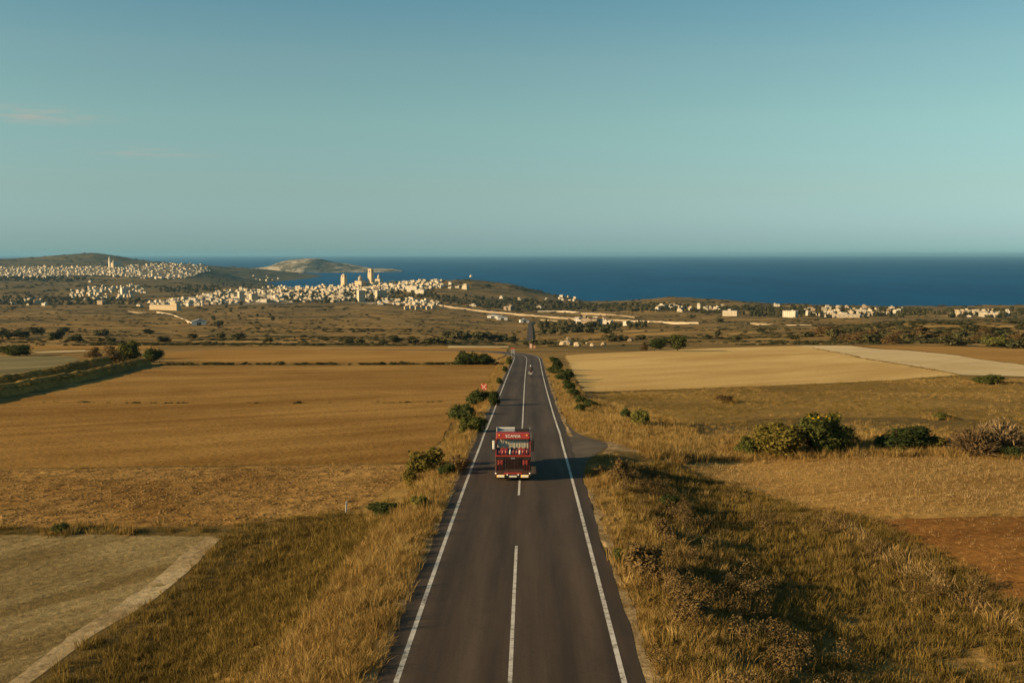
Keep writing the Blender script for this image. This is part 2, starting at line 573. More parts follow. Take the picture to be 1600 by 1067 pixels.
def m_paint():
    t = NT('worn road paint')
    p = t.pos()
    a = t.noise(t.mapped(p, 3.0), 1, 7, 0.75)
    b = t.noise(t.mapped(p, 0.12), 1, 4, 0.6)
    f = t.math('ADD', t.math('MULTIPLY', a, 0.7), t.math('MULTIPLY', b, 0.3))
    c = t.ramp(f, [(0.38, (0.12, 0.10, 0.075)), (0.49, (0.46, 0.41, 0.33)), (0.7, (0.60, 0.55, 0.46))])
    return t.done(c, 0.7, 0.2)
M['paint'] = m_paint()

def m_gravel():
    t = NT('pale gravel and dust')
    p = t.pos()
    a = t.noise(t.mapped(p, 2.2), 1, 7, 0.75)
    b = t.noise(t.mapped(p, 0.3), 1, 4, 0.6)
    c = t.ramp(t.math('ADD', t.math('MULTIPLY', a, 0.6), t.math('MULTIPLY', b, 0.4)),
               [(0.34, (0.15, 0.10, 0.05)), (0.55, (0.33, 0.245, 0.135)), (0.72, (0.44, 0.36, 0.23))])
    return t.done(c, 0.95, 0.05, t.bump(a, 0.6, 0.06))
M['gravel'] = m_gravel()

M['f_pale'] = m_field('grey stubble soil', (0.185, 0.126, 0.046), (0.34, 0.25, 0.110), 0.62, 0.8, 0.6, 0.3, 0.55, 0.06)
M['f_clod'] = m_field('cloddy ploughed soil', (0.26, 0.132, 0.031), (0.44, 0.25, 0.074), 0.2, 0.5, 0.2, 0.14, 0.90, 0.05)
M['f_brown'] = m_field('brown ploughed soil', (0.265, 0.130, 0.026), (0.44, 0.245, 0.064), 0.95, 0.22, 0.45, 0.34, 0.70, 0.03)
M['f_tan'] = m_field('tan stubble soil', (0.30, 0.150, 0.031), (0.42, 0.235, 0.060), 1.3, 0.2, 0.4, 0.3, 0.5, 0.012)
M['f_straw'] = m_field('straw stubble soil', (0.47, 0.285, 0.090), (0.63, 0.42, 0.155), 0.75, 0.06, 0.7, 0.25, 0.40, 0.012)
M['f_path'] = m_field('bleached straw soil', (0.48, 0.345, 0.160), (0.60, 0.45, 0.235), 0.75, 0.2, 0.3, 0.2, 0.25, 0.02)
M['f_stub'] = m_field('stubble with straw litter', (0.29, 0.152, 0.038), (0.45, 0.272, 0.080), 1.45, 0.9, 0.35, 0.3, 0.65, 0.05)
M['f_red'] = m_field('red brown soil', (0.18, 0.074, 0.015), (0.28, 0.126, 0.028), 1.5, 0.7, 0.3, 0.25, 0.6, 0.05)
M['dirt'] = m_field('trodden dirt', (0.30, 0.205, 0.095), (0.46, 0.345, 0.185), 0.62, 0.8, 0.4, 0.25, 0.5, 0.2)
M['dirt2'] = m_field('roadside dust', (0.20, 0.125, 0.048), (0.42, 0.30, 0.15), 0.2, 0.8, 0.2, 0.5, 0.6, 0.6)
M['f_green'] = m_field('grey green crop stubble', (0.115, 0.098, 0.038), (0.27, 0.21, 0.095), 0.25, 0.25, 0.75, 0.2, 0.3, 0.02)
M['f_rough'] = m_field('rough dry pasture', (0.19, 0.115, 0.028), (0.35, 0.210, 0.054), 1.5, 0.06, 0.3, 0.14, 0.7, 0.04)

def m_sea():
    t = NT('sea water')
    p = t.pos()
    a = t.noise(t.mapped(p, (0.0009, 0.0003, 1)), 1, 6, 0.62, 0.5)
    st = t.noise(t.mapped(p, (0.006, 0.0012, 1)), 1, 5, 0.65)
    c = t.ramp(t.math('ADD', t.math('MULTIPLY', a, 0.6), t.math('MULTIPLY', st, 0.4)), [(0.38, (0.0003, 0.052, 0.135)), (0.62, (0.0010, 0.076, 0.182))])
    foam = t.noise(t.mapped(p, (0.03, 0.010, 1)), 1, 4, 0.8)
    c = t.mix(t.ramp(foam, [(0.73, (0, 0, 0)), (0.80, (0.5, 0.5, 0.5))]), c, (0.40, 0.45, 0.47))
    d = t.n('ShaderNodeBsdfDiffuse')
    g = t.n('ShaderNodeBsdfGlossy')
    g.inputs['Roughness'].default_value = 0.35
    m = t.n('ShaderNodeMixShader')
    m.inputs[0].default_value = 0.04
    b = t.bump(t.noise(t.mapped(p, (0.03, 0.05, 0.05)), 1, 6, 0.65), 0.5, 1.5)
    t.l(c, d.inputs[0]); t.l(b, g.inputs['Normal'])
    t.l(d.outputs[0], m.inputs[1]); t.l(g.outputs[0], m.inputs[2]); t.l(m.outputs[0], t.out.inputs[0])
    return t.mat
M['sea'] = m_sea()

# ------------------------------------------------------------------ terrain, sea
OY = 45.0
def terrain_mesh():
    nu, nr = 600, 620
    uu = np.concatenate([np.linspace(-1.7, -0.62, 60, endpoint=False), np.linspace(-0.62, 0.62, nu), np.linspace(0.62, 1.7, 61)[1:]])
    rr = np.exp(np.linspace(math.log(12), math.log(8200), nr))
    U, R = np.meshgrid(uu, rr)
    X, Y = U * R, R - OY
    Z = H(X, Y)
    n = len(uu)
    idx = np.arange(nr * n).reshape(nr, n)
    fs = np.stack([idx[:-1, :-1].ravel(), idx[:-1, 1:].ravel(), idx[1:, 1:].ravel(), idx[1:, :-1].ravel()], 1)
    return np_mesh('ground', np.stack([X.ravel(), Y.ravel(), Z.ravel()], 1), fs, M['ground'], True)
ground = link('ground', terrain_mesh())
tag(ground, 'dry golden brown scrubland sloping down to the coast', 'ground', kind='structure')

sea_pts, sea_f = [], []
_nx, _ny = 40, 60
_sy = 1400 * (70000 / 1400) ** (np.arange(_ny + 1) / _ny)
for yv in _sy:
    for k in range(_nx + 1):
        sea_pts.append(((k / _nx * 2 - 1) * yv * 1.15, yv, 0.0))
for j in range(_ny):
    for k in range(_nx):
        a = j * (_nx + 1) + k
        sea_f.append((a, a + 1, a + _nx + 2, a + _nx + 1))
sea = link('sea', np_mesh('sea', sea_pts, sea_f, M['sea']))
tag(sea, 'deep blue open sea reaching to the horizon', 'sea', kind='structure')

# island headland across the bay
def island():
    x0, x1 = 395, 632
    prof = [(380, 423.5), (400, 419), (420, 416), (445, 409), (465, 405.5), (485, 403.5), (500, 404), (515, 408), (540, 413), (565, 417), (590, 420), (615, 422), (628, 424.2)]
    Yc = 8000.0
    vs, fs = [], []
    n, m = 110, 26
    for i in range(n + 1):
        px = 378 + (630 - 378) * i / n
        top = float(np.interp(px, [p[0] for p in prof], [p[1] for p in prof]))
        zt = CZ - (top - 397) / F * Yc
        x = (px - 800) / F * Yc
        for j in range(m + 1):
            s = j / m * 2 - 1
            y = Yc + s * 700 * (0.35 + 0.65 * max(0.0, zt + 3) / 110)
            e = math.cos(s * math.pi / 2) ** 0.8 if abs(s) < 1 else 0.0
            z = (zt + 4) * e - 4
            z += float(fbm(x / 160, y / 160, 4, 3)) * 15 * e
            vs.append((x, y, z))
    for i in range(n):
        for j in range(m):
            a = i * (m + 1) + j
            fs.append((a, a + m + 1, a + m + 2, a + 1))
    t = NT('pale rocky scrub')
    p = t.pos()
    a = t.noise(t.mapped(p, (0.009, 0.004, 0.02)), 1, 8, 0.75)
    c = t.ramp(a, [(0.40, (0.055, 0.055, 0.034)), (0.50, (0.15, 0.125, 0.075)), (0.60, (0.42, 0.34, 0.22))])
    return link('headland', np_mesh('headland', vs, fs, t.done(c, 0.95, 0.05), True))
tag(island(), 'low pale rocky headland across the bay', 'headland', kind='structure')

# ------------------------------------------------------------------ draped sheets and strips
def pip(P, poly):
    x, y = P[:, 0], P[:, 1]
    inside = np.zeros(len(P), bool)
    j = len(poly) - 1
    for i in range(len(poly)):
        xi, yi = poly[i]; xj, yj = poly[j]
        hit = ((yi > y) != (yj > y)) & (x < (xj - xi) * (y - yi) / ((yj - yi) if yj != yi else 1e-9) + xi)
        inside ^= hit
        j = i
    return inside

def world_poly(pxp):
    return [unproj(*p) for p in pxp]

def drape(name, pxp, mat, zoff, label, jit=0.35, cat='field'):
    wp = world_poly(pxp)
    par = []
    for i, p in enumerate(wp):
        q = wp[(i + 1) % len(wp)]
        d = math.hypot(q.x - p.x, q.y - p.y)
        n = max(2, min(60, int(d / (0.008 * (p.y + OY)))))
        for k in range(n):
            s = k / n
            x, y = p.x + (q.x - p.x) * s, p.y + (q.y - p.y) * s
            if k:
                amp = jit * (0.6 + (y / 160))
                x += amp * float(fbm(x / 3.1, y / 3.1, 3, 21)) * 1.2
                y += amp * float(fbm(x / 3.1, y / 3.1, 3, 31)) * 1.2
            par.append((x / (y + OY), math.log(y + OY)))
    poly = np.array(par)
    a0, b0 = poly.min(0); a1, b1 = poly.max(0)
    ga = np.arange(a0, a1, 0.0036); gb = np.arange(b0, b1, 0.0105)
    A, B = np.meshgrid(ga, gb)
    P = np.stack([A.ravel(), B.ravel()], 1)
    P = P[pip(P, par)]
    nb = len(par)
    verts = [Vector(p) for p in par] + [Vector(p) for p in P]
    out = delaunay_2d_cdt(verts, [(i, (i + 1) % nb) for i in range(nb)], [list(range(nb))], 1, 1e-7)
    V, FS = out[0], out[2]
    va = np.array([(v[0], v[1]) for v in V])
    Y = np.exp(va[:, 1]) - OY
    X = va[:, 0] * (Y + OY)
    Z = H(X, Y) + zoff * 0.14 + 0.0004 * np.maximum(Y - 50, 0)
    me = bpy.data.meshes.new(name)
    me.from_pydata(np.stack([X, Y, Z], 1).tolist(), [], [tuple(f) for f in FS])
    bm = bmesh.new(); bm.from_mesh(me)
    bmesh.ops.recalc_face_normals(bm, faces=bm.faces)
    if sum(f.normal.z for f in bm.faces) < 0:
        bmesh.ops.reverse_faces(bm, faces=bm.faces)
    bm.to_mesh(me); bm.free()
    me.polygons.foreach_set('use_smooth', [True] * len(me.polygons))
    me.materials.append(mat)
    o = link(name, me)
    tag(o, label, cat, kind='structure')
    return o

def catmull(pts, step):
    P = [Vector((p[0], p[1], 0)) for p in pts]
    out = []
    for i in range(len(P) - 1):
        p0, p1, p2, p3 = P[max(i - 1, 0)], P[i], P[i + 1], P[min(i + 2, len(P) - 1)]
        n = max(2, int((p2 - p1).length / step))
        for k in range(n):
            t = k / n
            out.append(0.5 * ((2 * p1) + (p2 - p0) * t + (2 * p0 - 5 * p1 + 4 * p2 - p3) * t * t + (3 * p1 - p0 - 3 * p2 + p3) * t ** 3))
    out.append(P[-1])
    return out

def strip(name, path, w0, w1, mat, zoff, parent=None, cross=1, rag=0.0, zslope=0.0004):
    """band between offsets w0 and w1 (metres right of the path) laid on the terrain"""
    vs, fs, uv = [], [], []
    n = len(path)
    dist = 0.0
    for i, p in enumerate(path):
        a, b = path[max(i - 1, 0)], path[min(i + 1, n - 1)]
        d = (b - a).normalized()
        nx, ny = d.y, -d.x
        if i: dist += (p - path[i - 1]).length
        for k in range(cross + 1):
            w = w0 + (w1 - w0) * k / cross
            if rag and k in (0, cross):
                w += rag * float(fbm((p.x + k * 31) / 1.7, p.y / 1.7, 3, 41)) * (1 if k else -1)
            x, y = p.x + nx * w, p.y + ny * w
            zz = hz(x, y) + zoff + zslope * max(y - 50, 0)
            vs.append((x, y, zz))
            uv.append((w, dist))
    c = cross + 1
    for i in range(n - 1):
        for k in range(cross):
            fs.append((i * c + k, i * c + k + 1, (i + 1) * c + k + 1, (i + 1) * c + k))
    me = np_mesh(name, vs, fs, mat, True)
    lay = me.uv_layers.new(name='UVMap')
    li = np.empty(len(me.loops), np.int32)
    me.loops.foreach_get('vertex_index', li)
    lay.data.foreach_set('uv', np.array(uv, np.float32)[li].ravel())
    return link(name, me, parent)

ROAD = [(-1.35, -40), (-0.6, 0)] + [(float(road_x(y)), y) for y in (20, 40, 60, 80, 100, 130, 160, 190, 220, 250, 280)]
ROAD += [(4.25, 302), (3.1, 322), (0.2, 340), (-5.5, 357), (-15, 371), (-29, 381), (-48, 388), (-75, 393)]
RP = catmull(ROAD, 1.6)
road = strip('road', RP, -4.3, 4.35, M['asphalt'], 0.016, None, 6, 0.22)
tag(road, 'grey brown two lane asphalt road running straight downhill', 'road', kind='structure')
strip('edge_line', RP, -3.74, -3.56, M['paint'], 0.021, road, 1, 0.0, 0.0006)
strip('edge_line', RP, 3.56, 3.74, M['paint'], 0.021, road, 1, 0.0, 0.0006)
def seg(y0, y1):
    return [p for p in RP if y0 <= p.y <= y1]
def fine_seg(y0, y1):
    return [Vector((float(road_x(y)), y, 0)) for y in np.linspace(y0, y1, max(3, int((y1 - y0) / 1.5)))]
y_a = unproj(808, 853).y; y_b = unproj(812, 774).y
strip('centre_dash', fine_seg(12, y_a), -0.07, 0.07, M['paint'], 0.021, road)
strip('centre_dash', fine_seg(y_b, y_b + 9.0), -0.07, 0.07, M['paint'], 0.021, road)
strip('centre_line', [p for p in RP if p.y > 84], -0.08, 0.08, M['paint'], 0.021, road, 1, 0.0, 0.0006)
# pale dust margin right of the asphalt, thinner one on the left
gm = strip('gravel_margin', seg(-40, 66), 4.25, 4.80, M['dirt2'], 0.008, None, 4, 0.9)
tag(gm, 'pale dusty gravel margin along the right edge of the road', 'margin', kind='structure')
gm = strip('gravel_margin', seg(92, 372), 4.25, 4.8, M['dirt2'], 0.008, None, 4, 0.6)
tag(gm, 'pale gravel margin right of the road beyond the side track', 'margin', kind='structure')
gm = strip('gravel_margin', seg(-40, 372), -4.8, -4.2, M['dirt2'], 0.008, None, 4, 0.4)
tag(gm, 'thin gravel margin along the left edge of the road', 'margin', kind='structure')
drape('side_track_apron', [(868, 628), (874, 642), (884, 660), (898, 675), (915, 683), (935, 688), (949, 693), (950, 699), (936, 706), (921, 717),
      (913, 732), (911, 752), (914, 772), (906, 790), (890, 752), (880, 706), (868, 664), (858, 632)], M['apron'], 0.028,
      'grey asphalt apron where a side track leaves the road', 0.10, 'apron')
drape('dirt_track', [(946, 690), (962, 690), (985, 697), (1010, 702), (1010, 707), (985, 706), (960, 706), (940, 709), (950, 699)], M['dirt2'], 0.02,
      'short pale dirt track beyond the asphalt apron', 0.3, 'track')

# the far stretch of the road
_a, _b, _c = unproj(828.5, 541, 700), unproj(828, 530, 700), unproj(828.5, 508, 900)
FR = catmull([(_a.x, 780), (_b.x, _b.y), ((_b.x + _c.x) / 2, (_b.y + _c.y) / 2), (_c.x, _c.y), (_c.x + 6, _c.y + 60)], 8)
fr = strip('far_road', FR, -2.7, 2.7, M['asphalt'], 0.8, None, 2, 0.0, 0.0)
tag(fr, 'far stretch of the asphalt road climbing towards the coast', 'road', kind='structure')

# ------------------------------------------------------------------ fields
drape('pale_field', [(-400, 838), (0, 836), (200, 836), (333, 837), (346, 842), (300, 884), (220, 945), (120, 1010), (20, 1080), (-60, 1130), (-400, 1130)],
      M['f_pale'], 0.05, 'greyish stubble field at the bottom left corner')
drape('field_path', [(322, 838), (346, 841), (300, 886), (222, 946), (122, 1011), (22, 1082), (-4, 1078), (98, 1003), (200, 932), (276, 874)],
      M['dirt'], 0.085, 'pale beaten path along the corner of the greyish field', 0.25, 'path')
drape('cloddy_field', [(-500, 737), (0, 734), (250, 731), (480, 728), (600, 727), (636, 726), (626, 745), (606, 766), (560, 792), (520, 802), (430, 813), (352, 822), (200, 823), (0, 824), (-500, 827)],
      M['f_clod'], 0.05, 'rough cloddy ploughed field left of the road')
drape('brown_field', [(-500, 690), (-160, 660), (0, 628), (60, 616), (140, 597), (225, 578), (300, 573), (500, 572), (640, 571), (770, 570), (786, 572), (768, 592), (742, 618), (712, 652), (688, 690), (660, 712), (638, 724), (480, 726), (250, 729), (0, 732), (-500, 735)],
      M['f_brown'], 0.05, 'wide smooth brown ploughed field left of the road', 0.25)
drape('tan_field', [(256, 567), (258, 552), (330, 547), (420, 546), (560, 543), (690, 541.7), (770, 541.7), (793, 546), (789, 556), (760, 566), (600, 567), (400, 567)],
      M['f_tan'], 0.05, 'long tan field behind the hedge line on the left', 0.25)
drape('pale_field', [(700, 541.4), (790, 541.2), (795, 543.4), (770, 543.6), (700, 543.8)], M['f_path'], 0.09, 'thin bleached strip at the far edge of the tan field', 0.1)
drape('green_field', [(-300, 612), (-120, 606), (0, 592), (60, 580), (128, 563), (110, 557), (0, 557), (-300, 560)], M['f_green'], 0.05,
      'grey green striped field behind the double bank at far left', 0.2)
drape('red_brown_strip', [(-200, 547), (0, 544.5), (120, 545), (180, 547), (250, 546), (240, 541), (120, 540.8), (0, 541), (-200, 541)], M['f_tan'], 0.05,
      'narrow orange brown field strip at far left', 0.15)
drape('field_path', [(50, 550.5), (100, 548.3), (142, 547.5), (146, 549.2), (100, 551), (60, 552)], M['f_path'], 0.07, 'small bleached patch beside the grey green field', 0.1, 'path')
drape('straw_field', [(884, 556), (960, 551), (1040, 548), (1110, 544.5), (1240, 541), (1268, 543), (1330, 556), (1420, 572), (1500, 586), (1400, 594), (1300, 599), (1200, 603), (1100, 607), (1000, 610), (914, 612), (900, 590)],
      M['f_straw'], 0.05, 'big straw coloured field right of the road')
drape('bleached_strip', [(1240, 540.6), (1330, 541), (1420, 548), (1520, 560), (1620, 573), (1800, 590), (1800, 606), (1620, 589), (1505, 586), (1420, 571), (1330, 555), (1270, 543)],
      M['f_path'], 0.06, 'bleached strip slanting across the field at far right')
drape('tan_field', [(1300, 540.3), (1440, 541), (1620, 545), (1800, 550), (1800, 588), (1620, 572), (1520, 559), (1420, 547), (1350, 541.5)],
      M['f_tan'], 0.05, 'tan field between the bleached strip and the scrubby bank')
drape('stubble_field', [(1066, 726), (1130, 719), (1250, 715), (1420, 713), (1600, 712), (1900, 712), (1900, 806), (1600, 806), (1450, 809), (1345, 810), (1270, 797), (1190, 777), (1120, 750)],
      M['f_stub'], 0.05, 'straw littered stubble field at right behind the grassy slope')
drape('red_field', [(1350, 812), (1450, 810), (1600, 807), (1900, 807), (2000, 985), (1700, 965), (1600, 948), (1545, 920), (1480, 880), (1410, 842)],
      M['f_red'], 0.05, 'red brown ploughed plot at the right edge')
drape('rough_pasture', [(925, 616), (1000, 612), (1300, 601), (1500, 589), (1620, 592), (1900, 606), (1900, 690), (1600, 660), (1400, 652), (1200, 655), (1080, 662), (1020, 650), (975, 634)],
      M['f_rough'], 0.05, 'rough dry pasture in front of the straw field', 0.4, 'pasture')

# ------------------------------------------------------------------ plant materials and shapes
def m_leaf(name, stops, scale=0.9, trans=0.25, rnd=0.45):
    t = NT(name)
    p = t.pos()
    nz = t.noise(t.mapped(p, scale), 1, 4, 0.65)
    lo = t.noise(t.mapped(p, 0.16), 1, 3, 0.6)
    r = t.n('ShaderNodeObjectInfo').outputs['Random']
    f = t.math('ADD', t.math('MULTIPLY', nz, 0.55 * (1 - rnd) + 0.25), t.math('ADD', t.math('MULTIPLY', lo, 0.35), t.math('MULTIPLY', r, rnd * 0.45)))
    c = t.ramp(f, stops)
    d = t.n('ShaderNodeBsdfDiffuse')
    tr = t.n('ShaderNodeBsdfTranslucent')
    mx = t.n('ShaderNodeMixShader')
    mx.inputs[0].default_value = trans
    t.l(c, d.inputs[0]); t.l(c, tr.inputs[0])
    t.l(d.outputs[0], mx.inputs[1]); t.l(tr.outputs[0], mx.inputs[2])
    t.l(mx.outputs[0], t.out.inputs[0])
    return t.mat
M['gold'] = m_leaf('golden dry grass', [(0.30, (0.13, 0.076, 0.020)), (0.52, (0.265, 0.162, 0.048)), (0.76, (0.41, 0.28, 0.098))])
M['olive'] = m_leaf('olive dry grass', [(0.30, (0.052, 0.040, 0.010)), (0.52, (0.130, 0.088, 0.022)), (0.78, (0.28, 0.18, 0.048))])
M['brownv'] = m_leaf('brown withered weeds', [(0.30, (0.060, 0.040, 0.015)), (0.52, (0.125, 0.080, 0.030)), (0.78, (0.24, 0.155, 0.062))])
M['straw'] = m_leaf('bleached straw', [(0.30, (0.19, 0.115, 0.040)), (0.55, (0.31, 0.20, 0.078)), (0.78, (0.44, 0.315, 0.145))])
M['leaf_dark'] = m_leaf('dark evergreen leaves', [(0.28, (0.018, 0.026, 0.009)), (0.50, (0.042, 0.052, 0.016)), (0.76, (0.085, 0.092, 0.028))], 1.2, 0.18)
M['leaf_mid'] = m_leaf('olive green leaves', [(0.28, (0.035, 0.040, 0.011)), (0.50, (0.085, 0.088, 0.022)), (0.76, (0.17, 0.15, 0.038))], 1.2, 0.22)
M['leaf_yel'] = m_leaf('yellowing leaves', [(0.28, (0.045, 0.042, 0.011)), (0.50, (0.110, 0.090, 0.020)), (0.76, (0.21, 0.155, 0.034))], 1.2, 0.22)
M['leaf_far'] = m_leaf('far scrub leaves', [(0.28, (0.024, 0.028, 0.012)), (0.50, (0.060, 0.058, 0.023)), (0.76, (0.125, 0.10, 0.040))], 0.15, 0.12)
M['flower'] = m_leaf('yellow blossom', [(0.3, (0.30, 0.19, 0.012)), (0.7, (0.48, 0.31, 0.02))])
M['twig'] = m_leaf('dry twigs', [(0.30, (0.07, 0.045, 0.020)), (0.55, (0.165, 0.108, 0.050)), (0.78, (0.29, 0.20, 0.10))], 1.5, 0.1)
M['bark'] = flat('rough grey brown bark', (0.10, 0.075, 0.05), 0.95, 0.05, 0, 0.4, 9)
M['soil'] = m_leaf('earth clod', [(0.3, (0.13, 0.072, 0.024)), (0.5, (0.20, 0.117, 0.042)), (0.75, (0.27, 0.165, 0.066))], 0.8, 0.0)

def tuft(name, nb, h, spread, wid, lean, mat, seed):
    r = np.random.default_rng(seed)
    vs, fs = [], []
    for _ in range(nb):
        a = r.uniform(0, 2 * math.pi); d = spread * math.sqrt(r.uniform(0, 1))
        bx, by = d * math.cos(a), d * math.sin(a)
        hh = h * r.uniform(0.55, 1.1)
        la = a + r.normal(0, 0.7); ll = lean * r.uniform(0.2, 1.2) * hh
        tx, ty = math.cos(la), math.sin(la)
        wa = r.uniform(0, math.pi)
        wx, wy = math.cos(wa) * wid, math.sin(wa) * wid
        b = len(vs)
        vs += [(bx - wx, by - wy, -0.05), (bx + wx, by + wy, -0.05),
               (bx - wx * .8 + tx * ll * .35, by - wy * .8 + ty * ll * .35, hh * .6), (bx + wx * .8 + tx * ll * .35, by + wy * .8 + ty * ll * .35, hh * .6),
               (bx + tx * ll, by + ty * ll, hh)]
        fs += [(b, b + 1, b + 3), (b, b + 3, b + 2), (b + 2, b + 3, b + 4)]
    return bpy.data.objects.new(name, np_mesh(name, vs, fs, mat))

def crown_mesh(name, lobes, n, size, mat, seed, up=0.25, extra=None):
    """leaf clumps spread through the volume of several lobes; unit bush: 1 wide, 1 tall"""
    r = np.random.default_rng(seed)
    w = np.array([l[3] ** 2 for l in lobes]); w = w / w.sum()
    k = r.choice(len(lobes), n, p=w)
    L = np.array([l[:3] for l in lobes])[k]; R = np.array([l[3] for l in lobes])[k]
    d = r.normal(0, 1, (n, 3)); d /= np.linalg.norm(d, axis=1)[:, None]
    rad = R * (0.45 + 0.55 * r.uniform(0, 1, n) ** 0.5) * (0.66 + 0.62 * vnoise(d[:, 0] * 2.6 + k * 3.1, d[:, 1] * 2.6 + d[:, 2] * 2.2, seed))
    rad = rad * np.where(r.uniform(0, 1, n) < 0.07, r.uniform(1.05, 1.4, n), 1.0)
    C = L + d * rad[:, None] * np.array([1, 1, 1.0])
    C[:, 2] = np.maximum(C[:, 2], 0.02 + 0.05 * r.uniform(0, 1, n))
    nrm = d * 0.8 + r.normal(0, 0.55, (n, 3)) + np.array([0, 0, up])
    nrm /= np.linalg.norm(nrm, axis=1)[:, None]
    t1 = np.cross(nrm, r.normal(0, 1, (n, 3))); t1 /= np.linalg.norm(t1, axis=1)[:, None] + 1e-9
    t2 = np.cross(nrm, t1)
    s = size * r.uniform(0.6, 1.4, n)[:, None]
    V = np.stack([C - t1 * s, C - t2 * s * .55, C + t1 * s + nrm * s * .3, C + t2 * s * .55], 1).reshape(-1, 3)
    Fc = np.arange(4 * n).reshape(n, 4)
    me = np_mesh(name, V, Fc, mat)
    if extra is not None:
        me.materials.append(extra)
        top = (C[:, 2] > 0.82) & (r.uniform(0, 1, n) < 0.25) & (vnoise(C[:, 0] * 4, C[:, 1] * 4, 3) > 0.45)
        me.polygons.foreach_set('material_index', top.astype(np.int32))
    return me

def rand_lobes(seed, n=7, flat_=1.0):
    r = random.Random(seed)
    out = [(0, 0, 0.42, 0.36)]
    for i in range(n):
        a = 2 * math.pi * i / n + r.uniform(-0.4, 0.4)
        d = r.uniform(0.16, 0.34)
        rr = r.uniform(0.15, 0.26)
        out.append((d * math.cos(a), d * math.sin(a), r.uniform(0.2, 0.72) * flat_, rr))
    for i in range(3):
        out.append((r.uniform(-0.2, 0.2), r.uniform(-0.2, 0.2), r.uniform(0.62, 0.84) * flat_, r.uniform(0.12, 0.2)))
    return out

def stem_mesh(name, seed, n=6, h=0.6):
    r = random.Random(seed)
    m = MB()
    m.tube([(0, 0, -0.12), (0.01, 0, 0.12), (0.0, 0.02, 0.3)], 0.05, 6, 0, 0.03)
    for i in range(n):
        a = 2 * math.pi * i / n + r.uniform(-.4, .4)
        d = r.uniform(0.15, 0.33)
        m.tube([(0, 0, 0.08), (d * .5 * math.cos(a), d * .5 * math.sin(a), h * .55), (d * math.cos(a), d * math.sin(a), h * r.uniform(0.85, 1.2))], 0.022, 5, 0, 0.006)
    return m.mesh(name, M['bark'])

CROWN = {}
for kind, mat, n, size, cnt in (('dark', 'leaf_dark', 2600, 0.045, 3), ('mid', 'leaf_mid', 2600, 0.045, 3), ('yel', 'leaf_yel', 2600, 0.045, 2),
                                ('far', 'leaf_far', 420, 0.10, 4), ('brown', 'brownv', 1700, 0.045, 2)):
    CROWN[kind] = [crown_mesh('crown', rand_lobes(i * 17 + len(kind) * 5), n, size, M[mat], i * 7 + 3) for i in range(cnt)]
CROWN['flower'] = [crown_mesh('crown', rand_lobes(91), 6500, 0.032, M['leaf_mid'], 77, 0.3, M['flower']), crown_mesh('crown', rand_lobes(57), 6500, 0.032, M['leaf_yel'], 78)]
CROWN['big'] = [crown_mesh('crown', rand_lobes(33, 9), 6000, 0.034, M['leaf_dark'], 71)]
STEM = [stem_mesh('stem', i) for i in range(3)]

def twig_mesh(name, seed, n=260):
    r = np.random.default_rng(seed)
    vs, fs = [], []
    for _ in range(n):
        a = r.uniform(0, 2 * math.pi); d0 = r.uniform(0, .2); d1 = d0 + r.uniform(.1, .38)
        z1 = r.uniform(.35, 1.0) * (1.15 - d1)
        p0 = Vector((d0 * math.cos(a), d0 * math.sin(a), 0)); a2 = a + r.normal(0, .5)
        p1 = Vector((d1 * .6 * math.cos(a2), d1 * .6 * math.sin(a2), z1 * .75)); p2 = Vector((d1 * math.cos(a2), d1 * math.sin(a2), z1))
        p3 = p2 + Vector((r.normal(0, .07), r.normal(0, .07), r.normal(-.03, .06)))
        w = Vector((r.normal(), r.normal(), r.normal(0, .4))).normalized() * 0.009
        b = len(vs)
        for p in (p0, p1, p2, p3):
            vs += [p - w, p + w]
        fs += [(b, b + 1, b + 3, b + 2), (b + 2, b + 3, b + 5, b + 4), (b + 4, b + 5, b + 7, b + 6)]
    return np_mesh(name, vs, fs, M['twig'])
CROWN['twig'] = [twig_mesh('twigs', 5, 700), twig_mesh('twigs', 6, 700)]

_bn = [0]
NEARB = []
def bush(kind, px, py, wpx, hpx, label=None, group=None, name='bush', cat='bush', stem=True, ymin=14.0, deep=0.9, loc=None):
    p = loc or unproj(px, py, ymin)
    s = pxm(p)
    w, h = wpx / s, hpx / s
    _bn[0] += 1
    k = _bn[0]
    e = empty(name, p - Vector((0, 0, 0.05 * h)), (k * 2.399) % (2 * math.pi))
    c = link('crown', CROWN[kind][k % len(CROWN[kind])], e)
    c.scale = (w * 1.05, w * 1.05 * deep, h * 1.02)
    if stem:
        st = link('stem', STEM[k % 3], e)
        st.scale = (w * 0.7, w * 0.7, h * 0.9)
    tag(e, label, cat, group)
    if p.y < 190: NEARB.append((p.x, p.y, w))
    return e

# ------------------------------------------------------------------ instanced ground cover (nobody could count it)
_hidden = bpy.data.collections.new('cover_shapes')
def proto_coll(name, objs):
    c = bpy.data.collections.new(name)
    for o in objs:
        c.objects.link(o)
    return c

